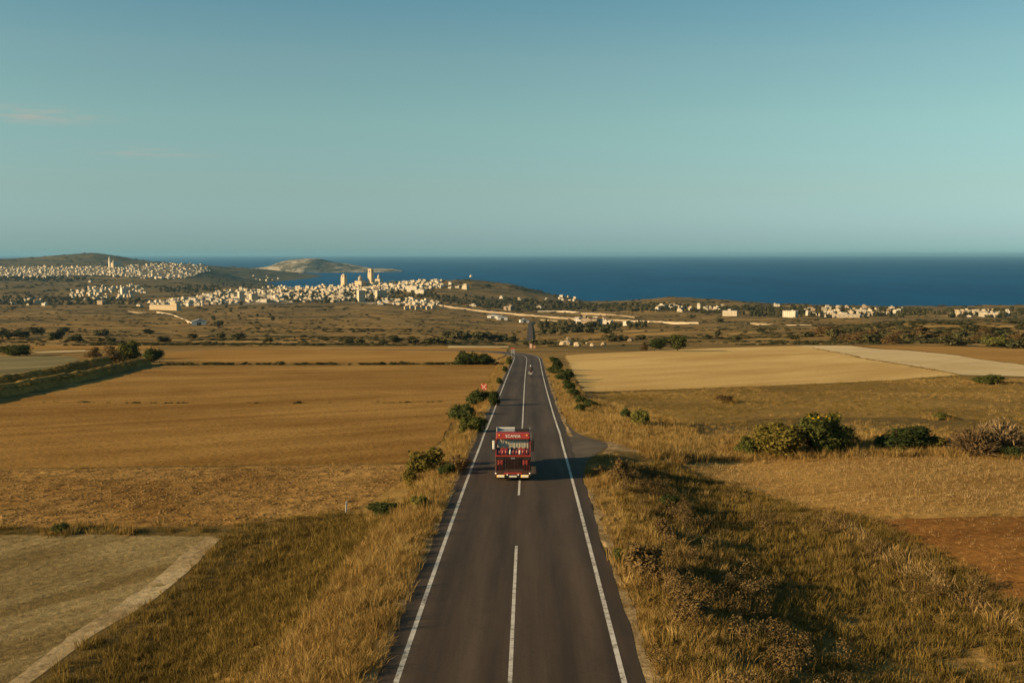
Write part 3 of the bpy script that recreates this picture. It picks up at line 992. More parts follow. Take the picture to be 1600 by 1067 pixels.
_APR = [(p.x, p.y) for p in world_poly([(866, 620), (876, 640), (886, 657), (900, 671), (917, 680), (938, 685), (953, 691), (954, 700), (939, 708), (924, 718), (916, 733), (914, 752), (915, 776), (880, 790), (850, 640)])]
def scatter(name, XY, coll, smin, smax, label, cat, tilt=0.18, sink=0.02, zs=None):
    XY = np.asarray(XY)
    keep = ~pip(XY, _APR)
    XY = XY[keep]
    if zs is not None: zs = np.asarray(zs)[keep]
    n = len(XY)
    Z = H(XY[:, 0], XY[:, 1]) - sink
    me = bpy.data.meshes.new(name)
    me.vertices.add(n)
    me.vertices.foreach_set('co', np.stack([XY[:, 0], XY[:, 1], Z], 1).astype(np.float32).ravel())
    ro = np.stack([rng.normal(0, tilt, n), rng.normal(0, tilt, n), rng.uniform(0, 2 * math.pi, n)], 1)
    a = me.attributes.new('rot', 'FLOAT_VECTOR', 'POINT'); a.data.foreach_set('vector', ro.astype(np.float32).ravel())
    sv = rng.uniform(smin, smax, n) if zs is None else zs
    a = me.attributes.new('scl', 'FLOAT', 'POINT'); a.data.foreach_set('value', np.asarray(sv, np.float32))
    a = me.attributes.new('pick', 'INT', 'POINT'); a.data.foreach_set('value', rng.integers(0, 64, n).astype(np.int32))
    ng = bpy.data.node_groups.new(name, 'GeometryNodeTree')
    ng.interface.new_socket('Geometry', in_out='INPUT', socket_type='NodeSocketGeometry')
    ng.interface.new_socket('Geometry', in_out='OUTPUT', socket_type='NodeSocketGeometry')
    N, L = ng.nodes, ng.links
    gi, go = N.new('NodeGroupInput'), N.new('NodeGroupOutput')
    ci = N.new('GeometryNodeCollectionInfo')
    ci.inputs[0].default_value = coll
    ci.inputs['Separate Children'].default_value = True
    ci.inputs['Reset Children'].default_value = True
    ip = N.new('GeometryNodeInstanceOnPoints')
    ip.inputs['Pick Instance'].default_value = True
    def attr(nm, ty):
        q = N.new('GeometryNodeInputNamedAttribute')
        q.data_type = ty
        q.inputs[0].default_value = nm
        return q.outputs[0]
    L.new(gi.outputs[0], ip.inputs['Points'])
    L.new(ci.outputs[0], ip.inputs['Instance'])
    L.new(attr('pick', 'INT'), ip.inputs['Instance Index'])
    L.new(attr('rot', 'FLOAT_VECTOR'), ip.inputs['Rotation'])
    L.new(attr('scl', 'FLOAT'), ip.inputs['Scale'])
    L.new(ip.outputs[0], go.inputs[0])
    o = link(name, me)
    md = o.modifiers.new('cover', 'NODES')
    md.node_group = ng
    tag(o, label, cat, kind='stuff')
    return o

def pts_poly(pxp, dens, cap=30000, thin=None):
    wp = [(p.x, p.y) for p in world_poly(pxp)]
    a = np.array(wp)
    x0, y0 = a.min(0); x1, y1 = a.max(0)
    n = int(min(cap * 3, (x1 - x0) * (y1 - y0) * dens))
    P = np.stack([rng.uniform(x0, x1, n), rng.uniform(y0, y1, n)], 1)
    P = P[pip(P, wp)]
    if thin is not None:
        P = P[rng.uniform(0, 1, len(P)) < thin(P[:, 0], P[:, 1])]
    return P[:cap]

def pts_road(side, y0, y1, a0, a1, dens, thin=None):
    """along the road between offsets a0 and a1 (numbers or functions of distance)"""
    f0 = a0 if callable(a0) else (lambda y: np.full_like(y, a0))
    f1 = a1 if callable(a1) else (lambda y: np.full_like(y, a1))
    ys = np.linspace(y0, y1, 50)
    area = np.trapezoid(np.maximum(f1(ys) - f0(ys), 0), ys) if hasattr(np, 'trapezoid') else np.trapz(np.maximum(f1(ys) - f0(ys), 0), ys)
    amax = float(f1(ys).max())
    n = int((y1 - y0) * (amax - float(f0(ys).min())) * dens)
    y = rng.uniform(y0, y1, n); a = rng.uniform(float(f0(ys).min()), amax, n)
    k = (a > f0(y)) & (a < f1(y))
    y, a = y[k], a[k]
    P = np.stack([road_x(y) + side * a, y], 1)
    if thin is not None:
        P = P[rng.uniform(0, 1, len(P)) < thin(P[:, 0], P[:, 1])]
    return P

def patchy(sc_, lo, hi, seed):
    return lambda x, y: np.clip((fbm(x / sc_, y / sc_, 3, seed) * 0.5 + 0.5 - lo) / (hi - lo), 0, 1)

C_GOLD = proto_coll('golden', [tuft('tuft', 30, (0.34, 0.46, 0.56, 0.40, 0.25, 0.62)[i], 0.28, 0.010, (0.6, 0.8, 0.5, 1.3, 1.6, 0.5)[i], M['gold'], i) for i in range(6)])
C_OLIVE = proto_coll('olive', [tuft('tuft', 30, (0.40, 0.28, 0.50, 0.22, 0.32)[i], 0.30, 0.012, (0.6, 1.0, 0.5, 1.5, 0.8)[i], M['olive'], 10 + i) for i in range(5)])
C_BROWN = proto_coll('brown', [tuft('tuft', 22, 0.5, 0.30, 0.018, 0.8, M['brownv'], 20 + i) for i in range(3)]
                     + [bpy.data.objects.new('weed', crown_mesh('weed', rand_lobes(200 + i, 5), 230, 0.040, M['brownv'], 40 + i)) for i in range(3)])
C_STRAW = proto_coll('straw', [tuft('straw', 9, 0.20, 0.16, 0.010, 1.6, M['straw'], 30 + i) for i in range(4)])
def clod(seed):
    bm = bmesh.new()
    bmesh.ops.create_icosphere(bm, subdivisions=1, radius=0.16)
    r = random.Random(seed)
    for v in bm.verts:
        v.co *= r.uniform(0.65, 1.3)
        v.co.z *= 0.6
    me = bpy.data.meshes.new('clod'); bm.to_mesh(me); bm.free()
    me.materials.append(M['soil'])
    return bpy.data.objects.new('clod', me)
C_CLOD = proto_coll('clods', [clod(i) for i in range(5)])
def low_scrub(me, kx, kz):
    m2 = me.copy()
    co = np.empty(len(m2.vertices) * 3, np.float32)
    m2.vertices.foreach_get('co', co)
    co = co.reshape(-1, 3) * np.array([kx, kx * 0.8, kz], np.float32)
    m2.vertices.foreach_set('co', co.ravel())
    m2.update()
    return bpy.data.objects.new('scrub', m2)
C_LOW = proto_coll('low_scrub', [low_scrub(CROWN['far'][i % 4], 1.5 + 0.5 * (i % 3), 0.35 + 0.12 * (i % 2)) for i in range(6)])
C_SCRUB = proto_coll('scrub', [bpy.data.objects.new('scrub', CROWN['far'][i]) for i in range(4)])

EDGE = lambda y: np.interp(y, [30, 48, 80, 100, 300], [15.0, 15.0, 8.2, 6.8, 6.4])
DIV = lambda y: np.interp(y, [20, 32, 44, 56, 62], [8.6, 8.6, 8.4, 8.0, 6.0])
P = pts_road(-1, 22, 62, 4.45, DIV, 13)
P = np.concatenate([P, pts_road(-1, 62, 110, 4.5, 7.4, 7), pts_road(-1, 110, 300, 4.6, 7.6, 3.2)])
scatter('roadside_grass', P, C_GOLD, 0.55, 1.15, 'golden dry grass on the bank left of the road', 'grass')
P = np.concatenate([pts_road(-1, 20, 62, DIV, lambda y: EDGE(y) + 0.8, 9), pts_poly([(352, 836), (430, 815), (540, 804), (640, 792), (560, 860), (420, 960), (250, 1090), (36, 1090), (128, 1013), (228, 948), (304, 888)], 6, 8000)])
P = np.concatenate([P, pts_road(-1, 58, 110, 5.5, 7.8, 3, patchy(4, .35, .65, 3)), pts_road(-1, 110, 300, 5.2, 8.0, 1.6, patchy(5, .35, .6, 4))])
scatter('olive_grass', P, C_OLIVE, 0.55, 1.15, 'dark olive grass on the lower slope of the left bank', 'grass')
P = pts_road(1, 22, 80, 4.75, 8.2, 13, lambda x, y: (1 - 0.75 * sstep(6.6, 8.2, x - road_x(y))) * (0.35 + 0.65 * patchy(3, .3, .6, 77)(x, y)))
P = np.concatenate([P, pts_road(1, 98, 300, 4.8, 9.5, 3.4)])
scatter('roadside_grass', P, C_GOLD, 0.40, 0.95, 'golden dry grass along the right edge of the road', 'grass')
SLOPE = [(960, 740), (990, 726), (1040, 722), (1120, 752), (1190, 778), (1270, 798), (1345, 812), (1410, 845), (1480, 884), (1545, 924), (1620, 960), (1900, 1000), (1900, 1120), (1040, 1120), (985, 900)]
P = pts_poly(SLOPE, 7, 16000)
scatter('olive_grass', P, C_OLIVE, 0.5, 1.2, 'olive brown grass covering the slope right of the road', 'grass')
P = np.concatenate([pts_poly(SLOPE, 1.3, 6000, patchy(5, .40, .65, 8)), pts_road(1, 24, 74, 6.6, 10.5, 4, patchy(4, .35, .6, 9))])
scatter('withered_weeds', P, C_BROWN, 0.45, 1.15, 'brown withered weeds among the grass right of the road', 'weeds')
P = np.concatenate([pts_poly([(985, 735), (960, 742), (975, 780), (1040, 1120), (1250, 1120), (1130, 800), (1060, 740)], 2.5, 6000, patchy(3.5, .4, .6, 12)), pts_poly(SLOPE, 1.0, 4000, patchy(3.0, .5, .7, 13))])
scatter('golden_tufts', P, C_GOLD, 0.5, 1.2, 'scattered golden tufts on the slope right of the road', 'grass')
# verge mound beyond the apron and the grassy margin before the stubble field
P = pts_poly([(880, 640), (930, 625), (1010, 645), (1080, 668), (1100, 712), (1060, 724), (1000, 712), (955, 690), (905, 676)], 5, 9000)
scatter('mound_grass', P, C_GOLD, 0.6, 1.35, 'tall golden grass on the mound beyond the side track', 'grass')
P = pts_poly([(1040, 690), (1140, 684), (1600, 690), (1900, 692), (1900, 713), (1420, 714), (1130, 721), (1062, 726), (1000, 712)], 5, 9000)
scatter('tall_grass', P, C_GOLD, 0.8, 1.8, 'tall golden grass in front of the bushes on the right', 'grass')
P = pts_poly([(925, 616), (1000, 612), (1300, 601), (1500, 589), (1700, 596), (1900, 650), (1900, 692), (1140, 690), (1060, 670), (1000, 640)], 2.4, 24000, lambda x, y: 0.08 + 0.9 * patchy(9, .38, .62, 15)(x, y))
scatter('pasture_grass', P, C_OLIVE, 0.3, 0.9, 'low tufts over the rough pasture', 'grass')
P = pts_poly([(925, 616), (1000, 612), (1300, 601), (1500, 589), (1700, 596), (1900, 650), (1900, 692), (1140, 690), (1060, 670), (1000, 640)], 1.0, 12000, patchy(13, .40, .6, 25))
scatter('golden_tufts', P, C_GOLD, 0.4, 1.0, 'golden tufts among the grass of the rough pasture', 'grass')
# stubble, clods and straw on the near fields
P = pts_poly([(-120, 738), (0, 735), (600, 729), (634, 728), (622, 747), (600, 767), (550, 795), (430, 811), (352, 820), (0, 822), (-120, 823)], 13, 26000)
scatter('earth_clods', P, C_CLOD, 0.25, 0.90, 'loose earth clods on the ploughed field', 'clods', 0.5, 0.03)
P = pts_poly([(1070, 727), (1130, 720), (1600, 713), (1800, 713), (1800, 804), (1600, 804), (1345, 808), (1190, 775), (1120, 749)], 7, 14000)
scatter('straw_litter', P, C_STRAW, 0.5, 1.25, 'straw litter on the stubble field at right', 'straw', 0.4)
P = np.concatenate([pts_poly([(1355, 813), (1600, 808), (1800, 808), (1800, 960), (1600, 945), (1480, 878)], 3.0, 5000),
                    pts_poly([(-100, 838), (330, 838), (300, 880), (120, 1005), (0, 1085), (-100, 1085)], 2.4, 5000)])
scatter('straw_litter', P, C_STRAW, 0.35, 0.9, 'thin straw litter on the red plot and the greyish corner field', 'straw', 0.4)
# pale straw line between the grassy slope and the red plot
P = pts_poly([(1296, 812), (1312, 812), (1370, 850), (1430, 890), (1520, 935), (1620, 985), (1620, 1000), (1500, 945), (1410, 895), (1350, 858)], 14, 6000)
scatter('straw_swath', P, C_STRAW, 1.0, 2.2, 'pale swath of cut straw along the edge of the red plot', 'straw', 0.4)
# grassy field boundaries
def line_pts(pxp, dens, wid):
    wp = [unproj(*p) for p in pxp]
    out = []
    for a, b in zip(wp[:-1], wp[1:]):
        d = math.hypot(b.x - a.x, b.y - a.y)
        n = int(d * dens)
        t = rng.uniform(0, 1, n)
        out.append(np.stack([a.x + (b.x - a.x) * t + rng.normal(0, wid, n), a.y + (b.y - a.y) * t + rng.normal(0, wid, n)], 1))
    return np.concatenate(out)
P = np.concatenate([line_pts([(-200, 832), (0, 830), (200, 829), (345, 830), (430, 816), (540, 801), (600, 786)], 6, 0.55)[::1],
                    line_pts([(60, 629), (250, 630.5), (450, 630.5), (690, 629)], 1.6, 0.25),
                    line_pts([(256, 570), (400, 569.5), (600, 569.5), (770, 569)], 6, 0.7),
                    line_pts([(915, 613), (1100, 608.5), (1300, 600.5), (1500, 588)], 2.4, 0.5),
                    line_pts([(1270, 543.5), (1330, 556), (1420, 572), (1500, 586)], 2.0, 0.4),
                    line_pts([(1345, 811), (1410, 844), (1480, 882), (1545, 922)], 9, 0.4)])
P = P[rng.uniform(0, 1, len(P)) < 0.25 + 0.75 * patchy(6, .35, .6, 19)(P[:, 0], P[:, 1])]
scatter('boundary_grass', P, C_OLIVE, 0.4, 1.25, 'strips of rank grass along the field boundaries', 'grass')

C_HEDGE = proto_coll('hedge_growth', [low_scrub(CROWN['far'][i % 4], 1.4 + 0.3 * i, 0.45 + 0.1 * (i % 2)) for i in range(4)] + [tuft('tuft', 30, 0.55, 0.30, 0.014, 0.7, M['olive'], 60 + i) for i in range(3)])
P = line_pts([(252, 570.5), (400, 570), (600, 570), (772, 569.5)], 3.4, 0.6)
P = P[rng.uniform(0, 1, len(P)) < 0.35 + 0.65 * patchy(7, .3, .6, 29)(P[:, 0], P[:, 1])]
scatter('low_hedge', P, C_HEDGE, 0.6, 1.5, 'low straggling hedge between the brown and the tan field', 'hedge')
P = line_pts([(40, 628.5), (250, 630.5), (450, 630.5), (690, 629)], 1.6, 0.2)
P = P[rng.uniform(0, 1, len(P)) < 0.2 + 0.8 * patchy(8, .35, .6, 39)(P[:, 0], P[:, 1])]
scatter('furrow_weeds', P, C_HEDGE, 0.15, 0.6, 'thin line of weeds across the brown field', 'weeds')
P = np.concatenate([line_pts([(-60, 735), (250, 730.5), (600, 727)], 2.5, 0.3), line_pts([(1120, 751), (1190, 777), (1345, 810)], 3.0, 0.4), line_pts([(1345, 810), (1600, 806.5), (1700, 806)], 2.0, 0.3)])
scatter('edge_stubble', P, C_GOLD, 0.3, 0.8, 'ragged stubble along the edges of the ploughed plots', 'stubble')
# ------------------------------------------------------------------ far scrub: small shrubs over the whole plain, woods round the villages
def pts_far(n, pxlo, pxhi, Ylo, Yhi, thin):
    Y = np.exp(rng.uniform(math.log(Ylo), math.log(Yhi), n))
    X = rng.uniform((pxlo - 800) / F, (pxhi - 800) / F, n) * Y
    k = rng.uniform(0, 1, n) < thin(X, Y)
    P = np.stack([X[k], Y[k]], 1)
    return P[H(P[:, 0], P[:, 1]) > 2.0]
P = pts_far(16000, -250, 1850, 440, 1900, lambda x, y: patchy(38, .46, .60, 51)(x / 2.2, y) ** 1.3 * 1.0 + 0.006)
scatter('scrub', P, C_LOW, 0, 0, 'low dark scrub dotted over the plain', 'scrub', 0.05, 0.1, rng.uniform(0.8, 2.9, len(P)) * (0.7 + P[:, 1] / 2600))
P = pts_far(15000, -300, 1900, 1900, 6800, lambda x, y: patchy(120, .48, .60, 61)(x / 1.8, y) * 0.95 + 0.01)
scatter('scrub', P, C_LOW, 0, 0, 'distant dark scrub on the hills around the villages', 'scrub', 0.05, 0.2, rng.uniform(3.0, 8.0, len(P)) * (0.7 + P[:, 1] / 7000))
P = pts_poly([(1290, 512), (1400, 503), (1520, 500), (1700, 500), (1700, 545), (1500, 540), (1300, 535)], 0.03, 2600, lambda x, y: 0.25 + 0.75 * patchy(22, .42, .6, 91)(x, y))
scatter('scrub', P, C_LOW, 1.4, 4.2, 'low scrub covering the bank at far right', 'scrub', 0.05, 0.1)
WOODS = [([(690, 463), (760, 466), (850, 472), (905, 473), (1000, 478), (1010, 486), (900, 488), (780, 484), (700, 476)], 400),
         ([(1000, 476), (1090, 480), (1250, 482), (1440, 484), (1480, 492), (1400, 497), (1240, 496), (1160, 494), (1000, 488)], 600),
         ([(1480, 484), (1600, 484), (1680, 490), (1600, 497), (1480, 496)], 180),
         ([(840, 508), (900, 506), (1010, 508), (1010, 522), (930, 525), (850, 523)], 130),
         ([(440, 458), (560, 456), (680, 452), (690, 470), (560, 474), (450, 474)], 330),
         ([(250, 450), (340, 446), (345, 457), (250, 462)], 90),
         ([(325, 413), (400, 417), (430, 428), (400, 440), (340, 436)], 200),
         ([(0, 433), (100, 433), (150, 437), (90, 441), (0, 440)], 140),
         ([(0, 465), (110, 466), (240, 470), (230, 476), (0, 477)], 190)]
PW = []
for poly, n in WOODS:
    wp = [(p.x, p.y) for p in world_poly(poly)]
    a = np.array(wp); x0, y0 = a.min(0); x1, y1 = a.max(0)
    Q = np.stack([rng.uniform(x0, x1, n * 8), rng.uniform(y0, y1, n * 8)], 1)
    Q = Q[pip(Q, wp)][:n]
    PW.append(Q)
PW = np.concatenate(PW)
PW = PW[PW[:, 1] > 1000]
scatter('distant_woods', PW, C_SCRUB, 0, 0, 'dark woods between the houses near the coast', 'woods', 0.05, 0.3, rng.uniform(4, 9, len(PW)) * (0.75 + PW[:, 1] / 7000))

# ------------------------------------------------------------------ paints
M['red'] = flat('dark red vehicle paint', (0.17, 0.013, 0.009), 0.35, 0.5, 0, 0.2)
M['redl'] = flat('bright red vehicle paint', (0.29, 0.027, 0.015), 0.35, 0.5, 0, 0.1)
M['maroon'] = flat('dusty maroon panel', (0.042, 0.014, 0.009), 0.5, 0.3, 0, 0.3)
M['black'] = flat('black moulding', (0.010, 0.010, 0.010), 0.7, 0.15, 0, 0.3)
M['rubber'] = flat('tyre rubber', (0.018, 0.017, 0.016), 0.9, 0.1, 0, 0.4)
M['steel'] = flat('dull steel', (0.45, 0.43, 0.40), 0.35, 0.5, 0.8, 0.2)
M['white'] = flat('cream white paint', (0.72, 0.68, 0.58), 0.5, 0.4, 0, 0.15)
M['grey'] = flat('grey galvanised sheet', (0.33, 0.33, 0.31), 0.5, 0.4, 0.3, 0.2)
M['amber'] = flat('amber lamp lens', (0.85, 0.50, 0.13), 0.2, 0.6, 0, 0.05)
M['lens'] = flat('clear lamp lens', (0.80, 0.76, 0.62), 0.15, 0.8, 0, 0.05)
M['signred'] = flat('red sign sheet', (0.48, 0.035, 0.018), 0.5, 0.3, 0, 0.1)
M['signwhite'] = flat('white sign sheet', (0.66, 0.42, 0.30), 0.5, 0.3, 0, 0.1)
M['cloth'] = flat('dark riding jacket', (0.045, 0.032, 0.030), 0.9, 0.1, 0, 0.2)
M['curtain'] = flat('cream cab curtain', (0.50, 0.42, 0.32), 0.9, 0.1, 0, 0.3, 14)
M['skin'] = flat('skin', (0.45, 0.27, 0.18), 0.6, 0.3, 0, 0.1)
M['plate'] = flat('plain number plate', (0.66, 0.62, 0.50), 0.5, 0.3, 0, 0.2)
M['timber'] = flat('worn bed boards', (0.16, 0.115, 0.075), 0.9, 0.1, 0, 0.4, 5)
def m_glass():
    t = NT('cab glass')
    a = t.n('ShaderNodeBsdfTransparent'); a.inputs[0].default_value = (0.95, 0.96, 0.94, 1)
    g = t.n('ShaderNodeBsdfGlossy'); g.inputs[0].default_value = (1, 1, 1, 1); g.inputs['Roughness'].default_value = 0.08
    lw = t.n('ShaderNodeLayerWeight'); lw.inputs[0].default_value = 0.25
    m = t.n('ShaderNodeMixShader')
    t.l(t.math('ADD', t.math('MULTIPLY', lw.outputs['Fresnel'], 0.15), 0.02), m.inputs[0])
    t.l(a.outputs[0], m.inputs[1]); t.l(g.outputs[0], m.inputs[2]); t.l(m.outputs[0], t.out.inputs[0])
    return t.mat
M['glass'] = m_glass()

def text_mesh(txt, size, depth, mat):
    cu = bpy.data.curves.new('lettering', 'FONT')
    cu.body = txt
    cu.size = size
    cu.extrude = depth
    cu.align_x = 'CENTER'
    cu.align_y = 'CENTER'
    cu.space_character = 1.12
    o = bpy.data.objects.new('lettering', cu)
    COL.objects.link(o)
    dg = bpy.context.evaluated_depsgraph_get()
    me = bpy.data.meshes.new_from_object(o.evaluated_get(dg))
    bpy.data.objects.remove(o)
    me.name = 'lettering'
    me.materials.clear()
    me.materials.append(mat)
    return me

def wheel(parent, x, y, r, w, name='wheel'):
    tyre = MB().lathe([(r * 0.55, -w / 2), (r * 0.9, -w / 2), (r, -w * 0.36), (r, w * 0.36), (r * 0.9, w / 2), (r * 0.55, w / 2)], (0, 0, 0), 'x', 26).build(name, M['rubber'], parent, 0, True)
    tyre.location = (x, y, r)
    MB().lathe([(r * 0.30, -w * 0.42), (r * 0.56, -w * 0.47), (r * 0.56, w * 0.47), (r * 0.30, w * 0.42)], (0, 0, 0), 'x', 18).build('rim', M['steel'], tyre)
    return tyre

# ------------------------------------------------------------------ the red truck coming up the road
def truck():
    p = unproj(801.5, 751.5)
    slope = math.atan((hz(p.x, p.y + 8) - hz(p.x, p.y)) / 8)
    e = empty('truck', (p.x, p.y, p.z + 0.04), -0.012)
    e.rotation_euler = (slope, 0, -0.013)
    tag(e, 'red cab over truck with a lettered sun visor in the left lane', 'truck')
    W = 1.23
    MB().box(-0.45, -0.33, 0.5, 8.9, 0.62, 0.86).box(0.33, 0.45, 0.5, 8.9, 0.62, 0.86).box(-0.4, 0.4, 2.6, 2.8, 0.66, 0.8).box(-0.4, 0.4, 6, 6.2, 0.66, 0.8).build('chassis', M['black'], e)
    # cab shell
    MB().box(-W, W, 0.05, 2.05, 0.55, 0.72).build('cab_floor', M['black'], e)
    fp = MB().prism([(0.0, 0.56), (0.02, 1.72), (0.16, 1.72), (0.16, 0.56)], -W, W).build('front_panel', M['maroon'], e, 0.03)
    MB().box(-1.235, 1.235, -0.025, 0.02, 1.66, 1.76).build('trim_strip', M['redl'], fp)
    MB().prism([(0.30, 2.86), (0.30, 3.16), (0.55, 3.30), (2.05, 3.30), (2.05, 2.86)], -1.17, 1.17).build('cab_roof', M['red'], e, 0.06)
    MB().box(-W, W, 2.06, 2.14, 0.72, 3.2).build('cab_back', M['maroon'], e, 0.03)
    for s in (-1, 1):
        MB().prism([(0.02, 1.76), (0.30, 2.88), (0.42, 2.88), (0.15, 1.76)], s * 1.14, s * 1.22).build('windscreen_pillar', M['red'], e)
        d = MB().prism([(0.17, 0.72), (0.17, 1.78), (1.62, 1.78), (1.62, 0.72)], s * 1.19, s * 1.235).build('door', M['red'], e, 0.015)
        MB().prism([(0.20, 1.80), (0.45, 2.84), (1.60, 2.84), (1.60, 1.80)], s * 1.19, s * 1.205).build('side_window', M['glass'], d)
        MB().box(s * 1.235 - 0.015, s * 1.235 + 0.025, 1.35, 1.52, 1.52, 1.57).build('handle', M['steel'], d)
        MB().prism([(1.63, 0.72), (1.63, 2.86), (2.05, 2.86), (2.05, 0.72)], s * 1.17, s * 1.23).build('rear_pillar', M['red'], e)
        MB().prism([(0.35, 0.30), (0.35, 0.62), (0.5, 0.95), (0.95, 1.05), (1.4, 0.95), (1.55, 0.62), (1.55, 0.30), (1.48, 0.30), (1.48, 0.6), (1.36, 0.88), (0.95, 0.97), (0.54, 0.88), (0.42, 0.6), (0.42, 0.30)], s * 0.93, s * 1.245).build('wheel_arch', M['maroon'], e)
        MB().box(s * 1.0 - 0.2, s * 1.0 + 0.2, 0.12, 0.36, 0.36, 0.44).build('step', M['steel'], e)
    ws = MB().prism([(0.05, 1.77), (0.325, 2.87), (0.345, 2.87), (0.07, 1.77)], -1.14, 1.14).build('windscreen', M['glass'], e)
    for x in (-0.55, 0.45):
        MB().tube([(x, 0.03, 1.76), (x + 0.25, 0.07, 1.95), (x + 0.46, 0.10, 2.03)], 0.012, 6).build('wiper', M['black'], ws)
    # visor with its name
    vz = MB().prism([(0.02, 2.86), (0.08, 3.26), (0.34, 3.30), (0.34, 2.90)], -1.16, 1.16).build('sun_visor', M['redl'], e, 0.03)
    lt = link('lettering', text_mesh('SCANIA', 0.27, 0.008, M['lens']), vz)
    lt.location = (0.0, 0.035, 3.065)
    lt.rotation_euler = (math.pi / 2 - 0.148, 0, 0)
    for x in (-0.95, 0.95):
        MB().box(x - 0.05, x + 0.05, 0.02, 0.07, 3.10, 3.17).build('marker_lamp', M['amber'], vz)
    # inside the cab
    MB().prism([(0.2, 1.35), (0.2, 1.78), (0.5, 1.74), (0.62, 1.35)], -1.12, 1.12).build('dashboard', M['black'], e, 0.03)
    for x in (-0.62, 0.62):
        se = MB().box(x - 0.29, x + 0.29, 1.0, 1.5, 1.15, 1.4).build('seat', M['redl'], e, 0.05)
        MB().box(x - 0.27, x + 0.27, 1.45, 1.62, 1.4, 2.1).build('backrest', M['redl'], se, 0.05)
    MB().lathe([(0.20, 0), (0.225, 0.012), (0.225, 0.03), (0.20, 0.04)], (0, 0, 0), 'z', 20).build('steering_wheel', M['black'], e).location = (-0.6, 0.72, 1.72)
    cur = MB()
    n = 40
    for i in range(n):
        x0, x1 = -1.1 + 2.2 * i / n, -1.1 + 2.2 * (i + 1) / n
        y0 = 0.38 + 0.005 * math.sin(i * 1.9); y1 = 0.38 + 0.005 * math.sin((i + 1) * 1.9)
        zb0 = 2.22 + 0.05 * math.sin(i * 1.1)
        zb1 = 2.22 + 0.05 * math.sin((i + 1) * 1.1)
        cur.add([(x0, y0, zb0), (x1, y1, zb1), (x1, y1, 2.84), (x0, y0, 2.84)], [(0, 1, 2, 3)])
    cu = cur.build('curtain', M['curtain'], e)
    cu.modifiers.new('thick', 'SOLIDIFY').thickness = 0.01
    r = random.Random(4)
    for i in range(9):                                   # cushions and tassels set out along the dashboard
        x = -0.92 + 0.235 * i + r.uniform(-.03, .03)
        m = M['white'] if i in (3, 6) else M['redl']
        MB().lathe([(0.02, 0), (0.085, 0.03), (0.095, 0.14), (0.06, 0.26), (0.012, 0.31 + r.uniform(0, .08))], (0, 0, 0), 'z', 10).build('tassel', m, e, 0, True).location = (x, 0.21, 1.79)
    # grille: a dark recess with upright slats, the maker's bar above
    gr = MB().box(-0.56, 0.56, -0.012, 0.03, 0.80, 1.58).build('grille', M['black'], fp)
    for i in range(11):
        x = -0.5 + i * 0.1
        MB().box(x - 0.018, x + 0.018, -0.035, -0.010, 0.83, 1.55).build('slat', M['maroon'], gr)
    MB().box(-0.14, 0.14, -0.05, -0.012, 1.50, 1.60).build('badge', M['steel'], gr)
    for s in (-1, 1):                                    # lamp clusters either side of the grille
        c = MB().box(s * 0.86 - 0.2, s * 0.86 + 0.2, -0.03, 0.01, 1.10, 1.42).build('ornament_panel', M['red'], fp, 0.01)
        for dx, dz in ((-.11, .07), (.11, .07), (-.11, -.09), (.11, -.09), (0, -.01)):
            MB().lathe([(0.045, 0.0), (0.05, -0.02), (0.03, -0.04)], (s * 0.86 + dx, -0.03, 1.26 + dz), 'y', 10).build('roundel', M['redl'], c)
        for q in range(6):
            xq = s * (0.66 + q * 0.095)
            MB().box(xq - 0.014, xq + 0.014, -0.022, 0.01, 0.72, 1.06).build('vent_slat', M['red'] if q % 2 else M['black'], fp)
        MB().box(s * 0.9 - 0.28, s * 0.9 + 0.28, -0.018, 0.01, 1.46, 1.62).build('vent_panel', M['black'], fp)
    # bumper
    bp = MB().prism([(-0.10, 0.20), (-0.13, 0.34), (-0.13, 0.56), (-0.06, 0.64), (0.28, 0.64), (0.28, 0.20)], -1.25, 1.25).build('bumper', M['maroon'], e, 0.03)
    MB().box(-0.62, 0.62, -0.145, -0.12, 0.47, 0.58).build('bumper_strip', M['redl'], bp)
    MB().box(-0.45, 0.45, -0.15, -0.12, 0.22, 0.40).build('air_intake', M['black'], bp)
    MB().box(-0.26, 0.26, -0.165, -0.15, 0.26, 0.37).build('number_plate', M['plate'], bp)
    for s in (-1, 1):
        h = MB().box(s * 0.83 - 0.28, s * 0.83 + 0.28, -0.165, -0.12, 0.23, 0.42).build('headlight', M['amber'], bp, 0.02)
        MB().box(s * 0.83 - 0.22, s * 0.83 + 0.22, -0.18, -0.165, 0.27, 0.39).build('lens', M['lens'], h)
        MB().lathe([(0.055, 0), (0.06, -0.03), (0.03, -0.05)], (s * 1.17, -0.12, 0.52), 'y', 12).build('corner_lamp', M['lens'], bp)
        MB().lathe([(0.05, 0), (0.055, -0.03), (0.03, -0.05)], (s * 0.38, -0.13, 0.43), 'y', 12).build('fog_lamp', M['lens'], bp)
    # mirrors on long arms
    for s in (-1, 1):
        mi = MB().box(s * 1.34 - (0.08 if s < 0 else 0.12), s * 1.34 + (0.08 if s < 0 else 0.12), 0.02, 0.14, 2.16 - (0.1 if s > 0 else 0), 2.76 + (0.05 if s > 0 else 0)).build('mirror', M['plate'] if s < 0 else M['black'], e, 0.03)  # sunlit left and shaded right put into the housing colours
        MB().tube([(s * 1.20, 0.22, 2.86), (s * 1.42, 0.08, 2.90), (s * 1.42, 0.08, 2.78)], 0.018, 6).build('mirror_arm', M['black'], mi)
        MB().tube([(s * 1.22, 0.14, 2.0), (s * 1.42, 0.08, 2.06), (s * 1.42, 0.08, 2.14)], 0.018, 6).build('mirror_arm', M['black'], mi)
        MB().box(s * 1.34 - 0.07, s * 1.34 + 0.07, 0.14, 0.146, 2.20, 2.72).build('mirror_glass', M['steel'], mi)
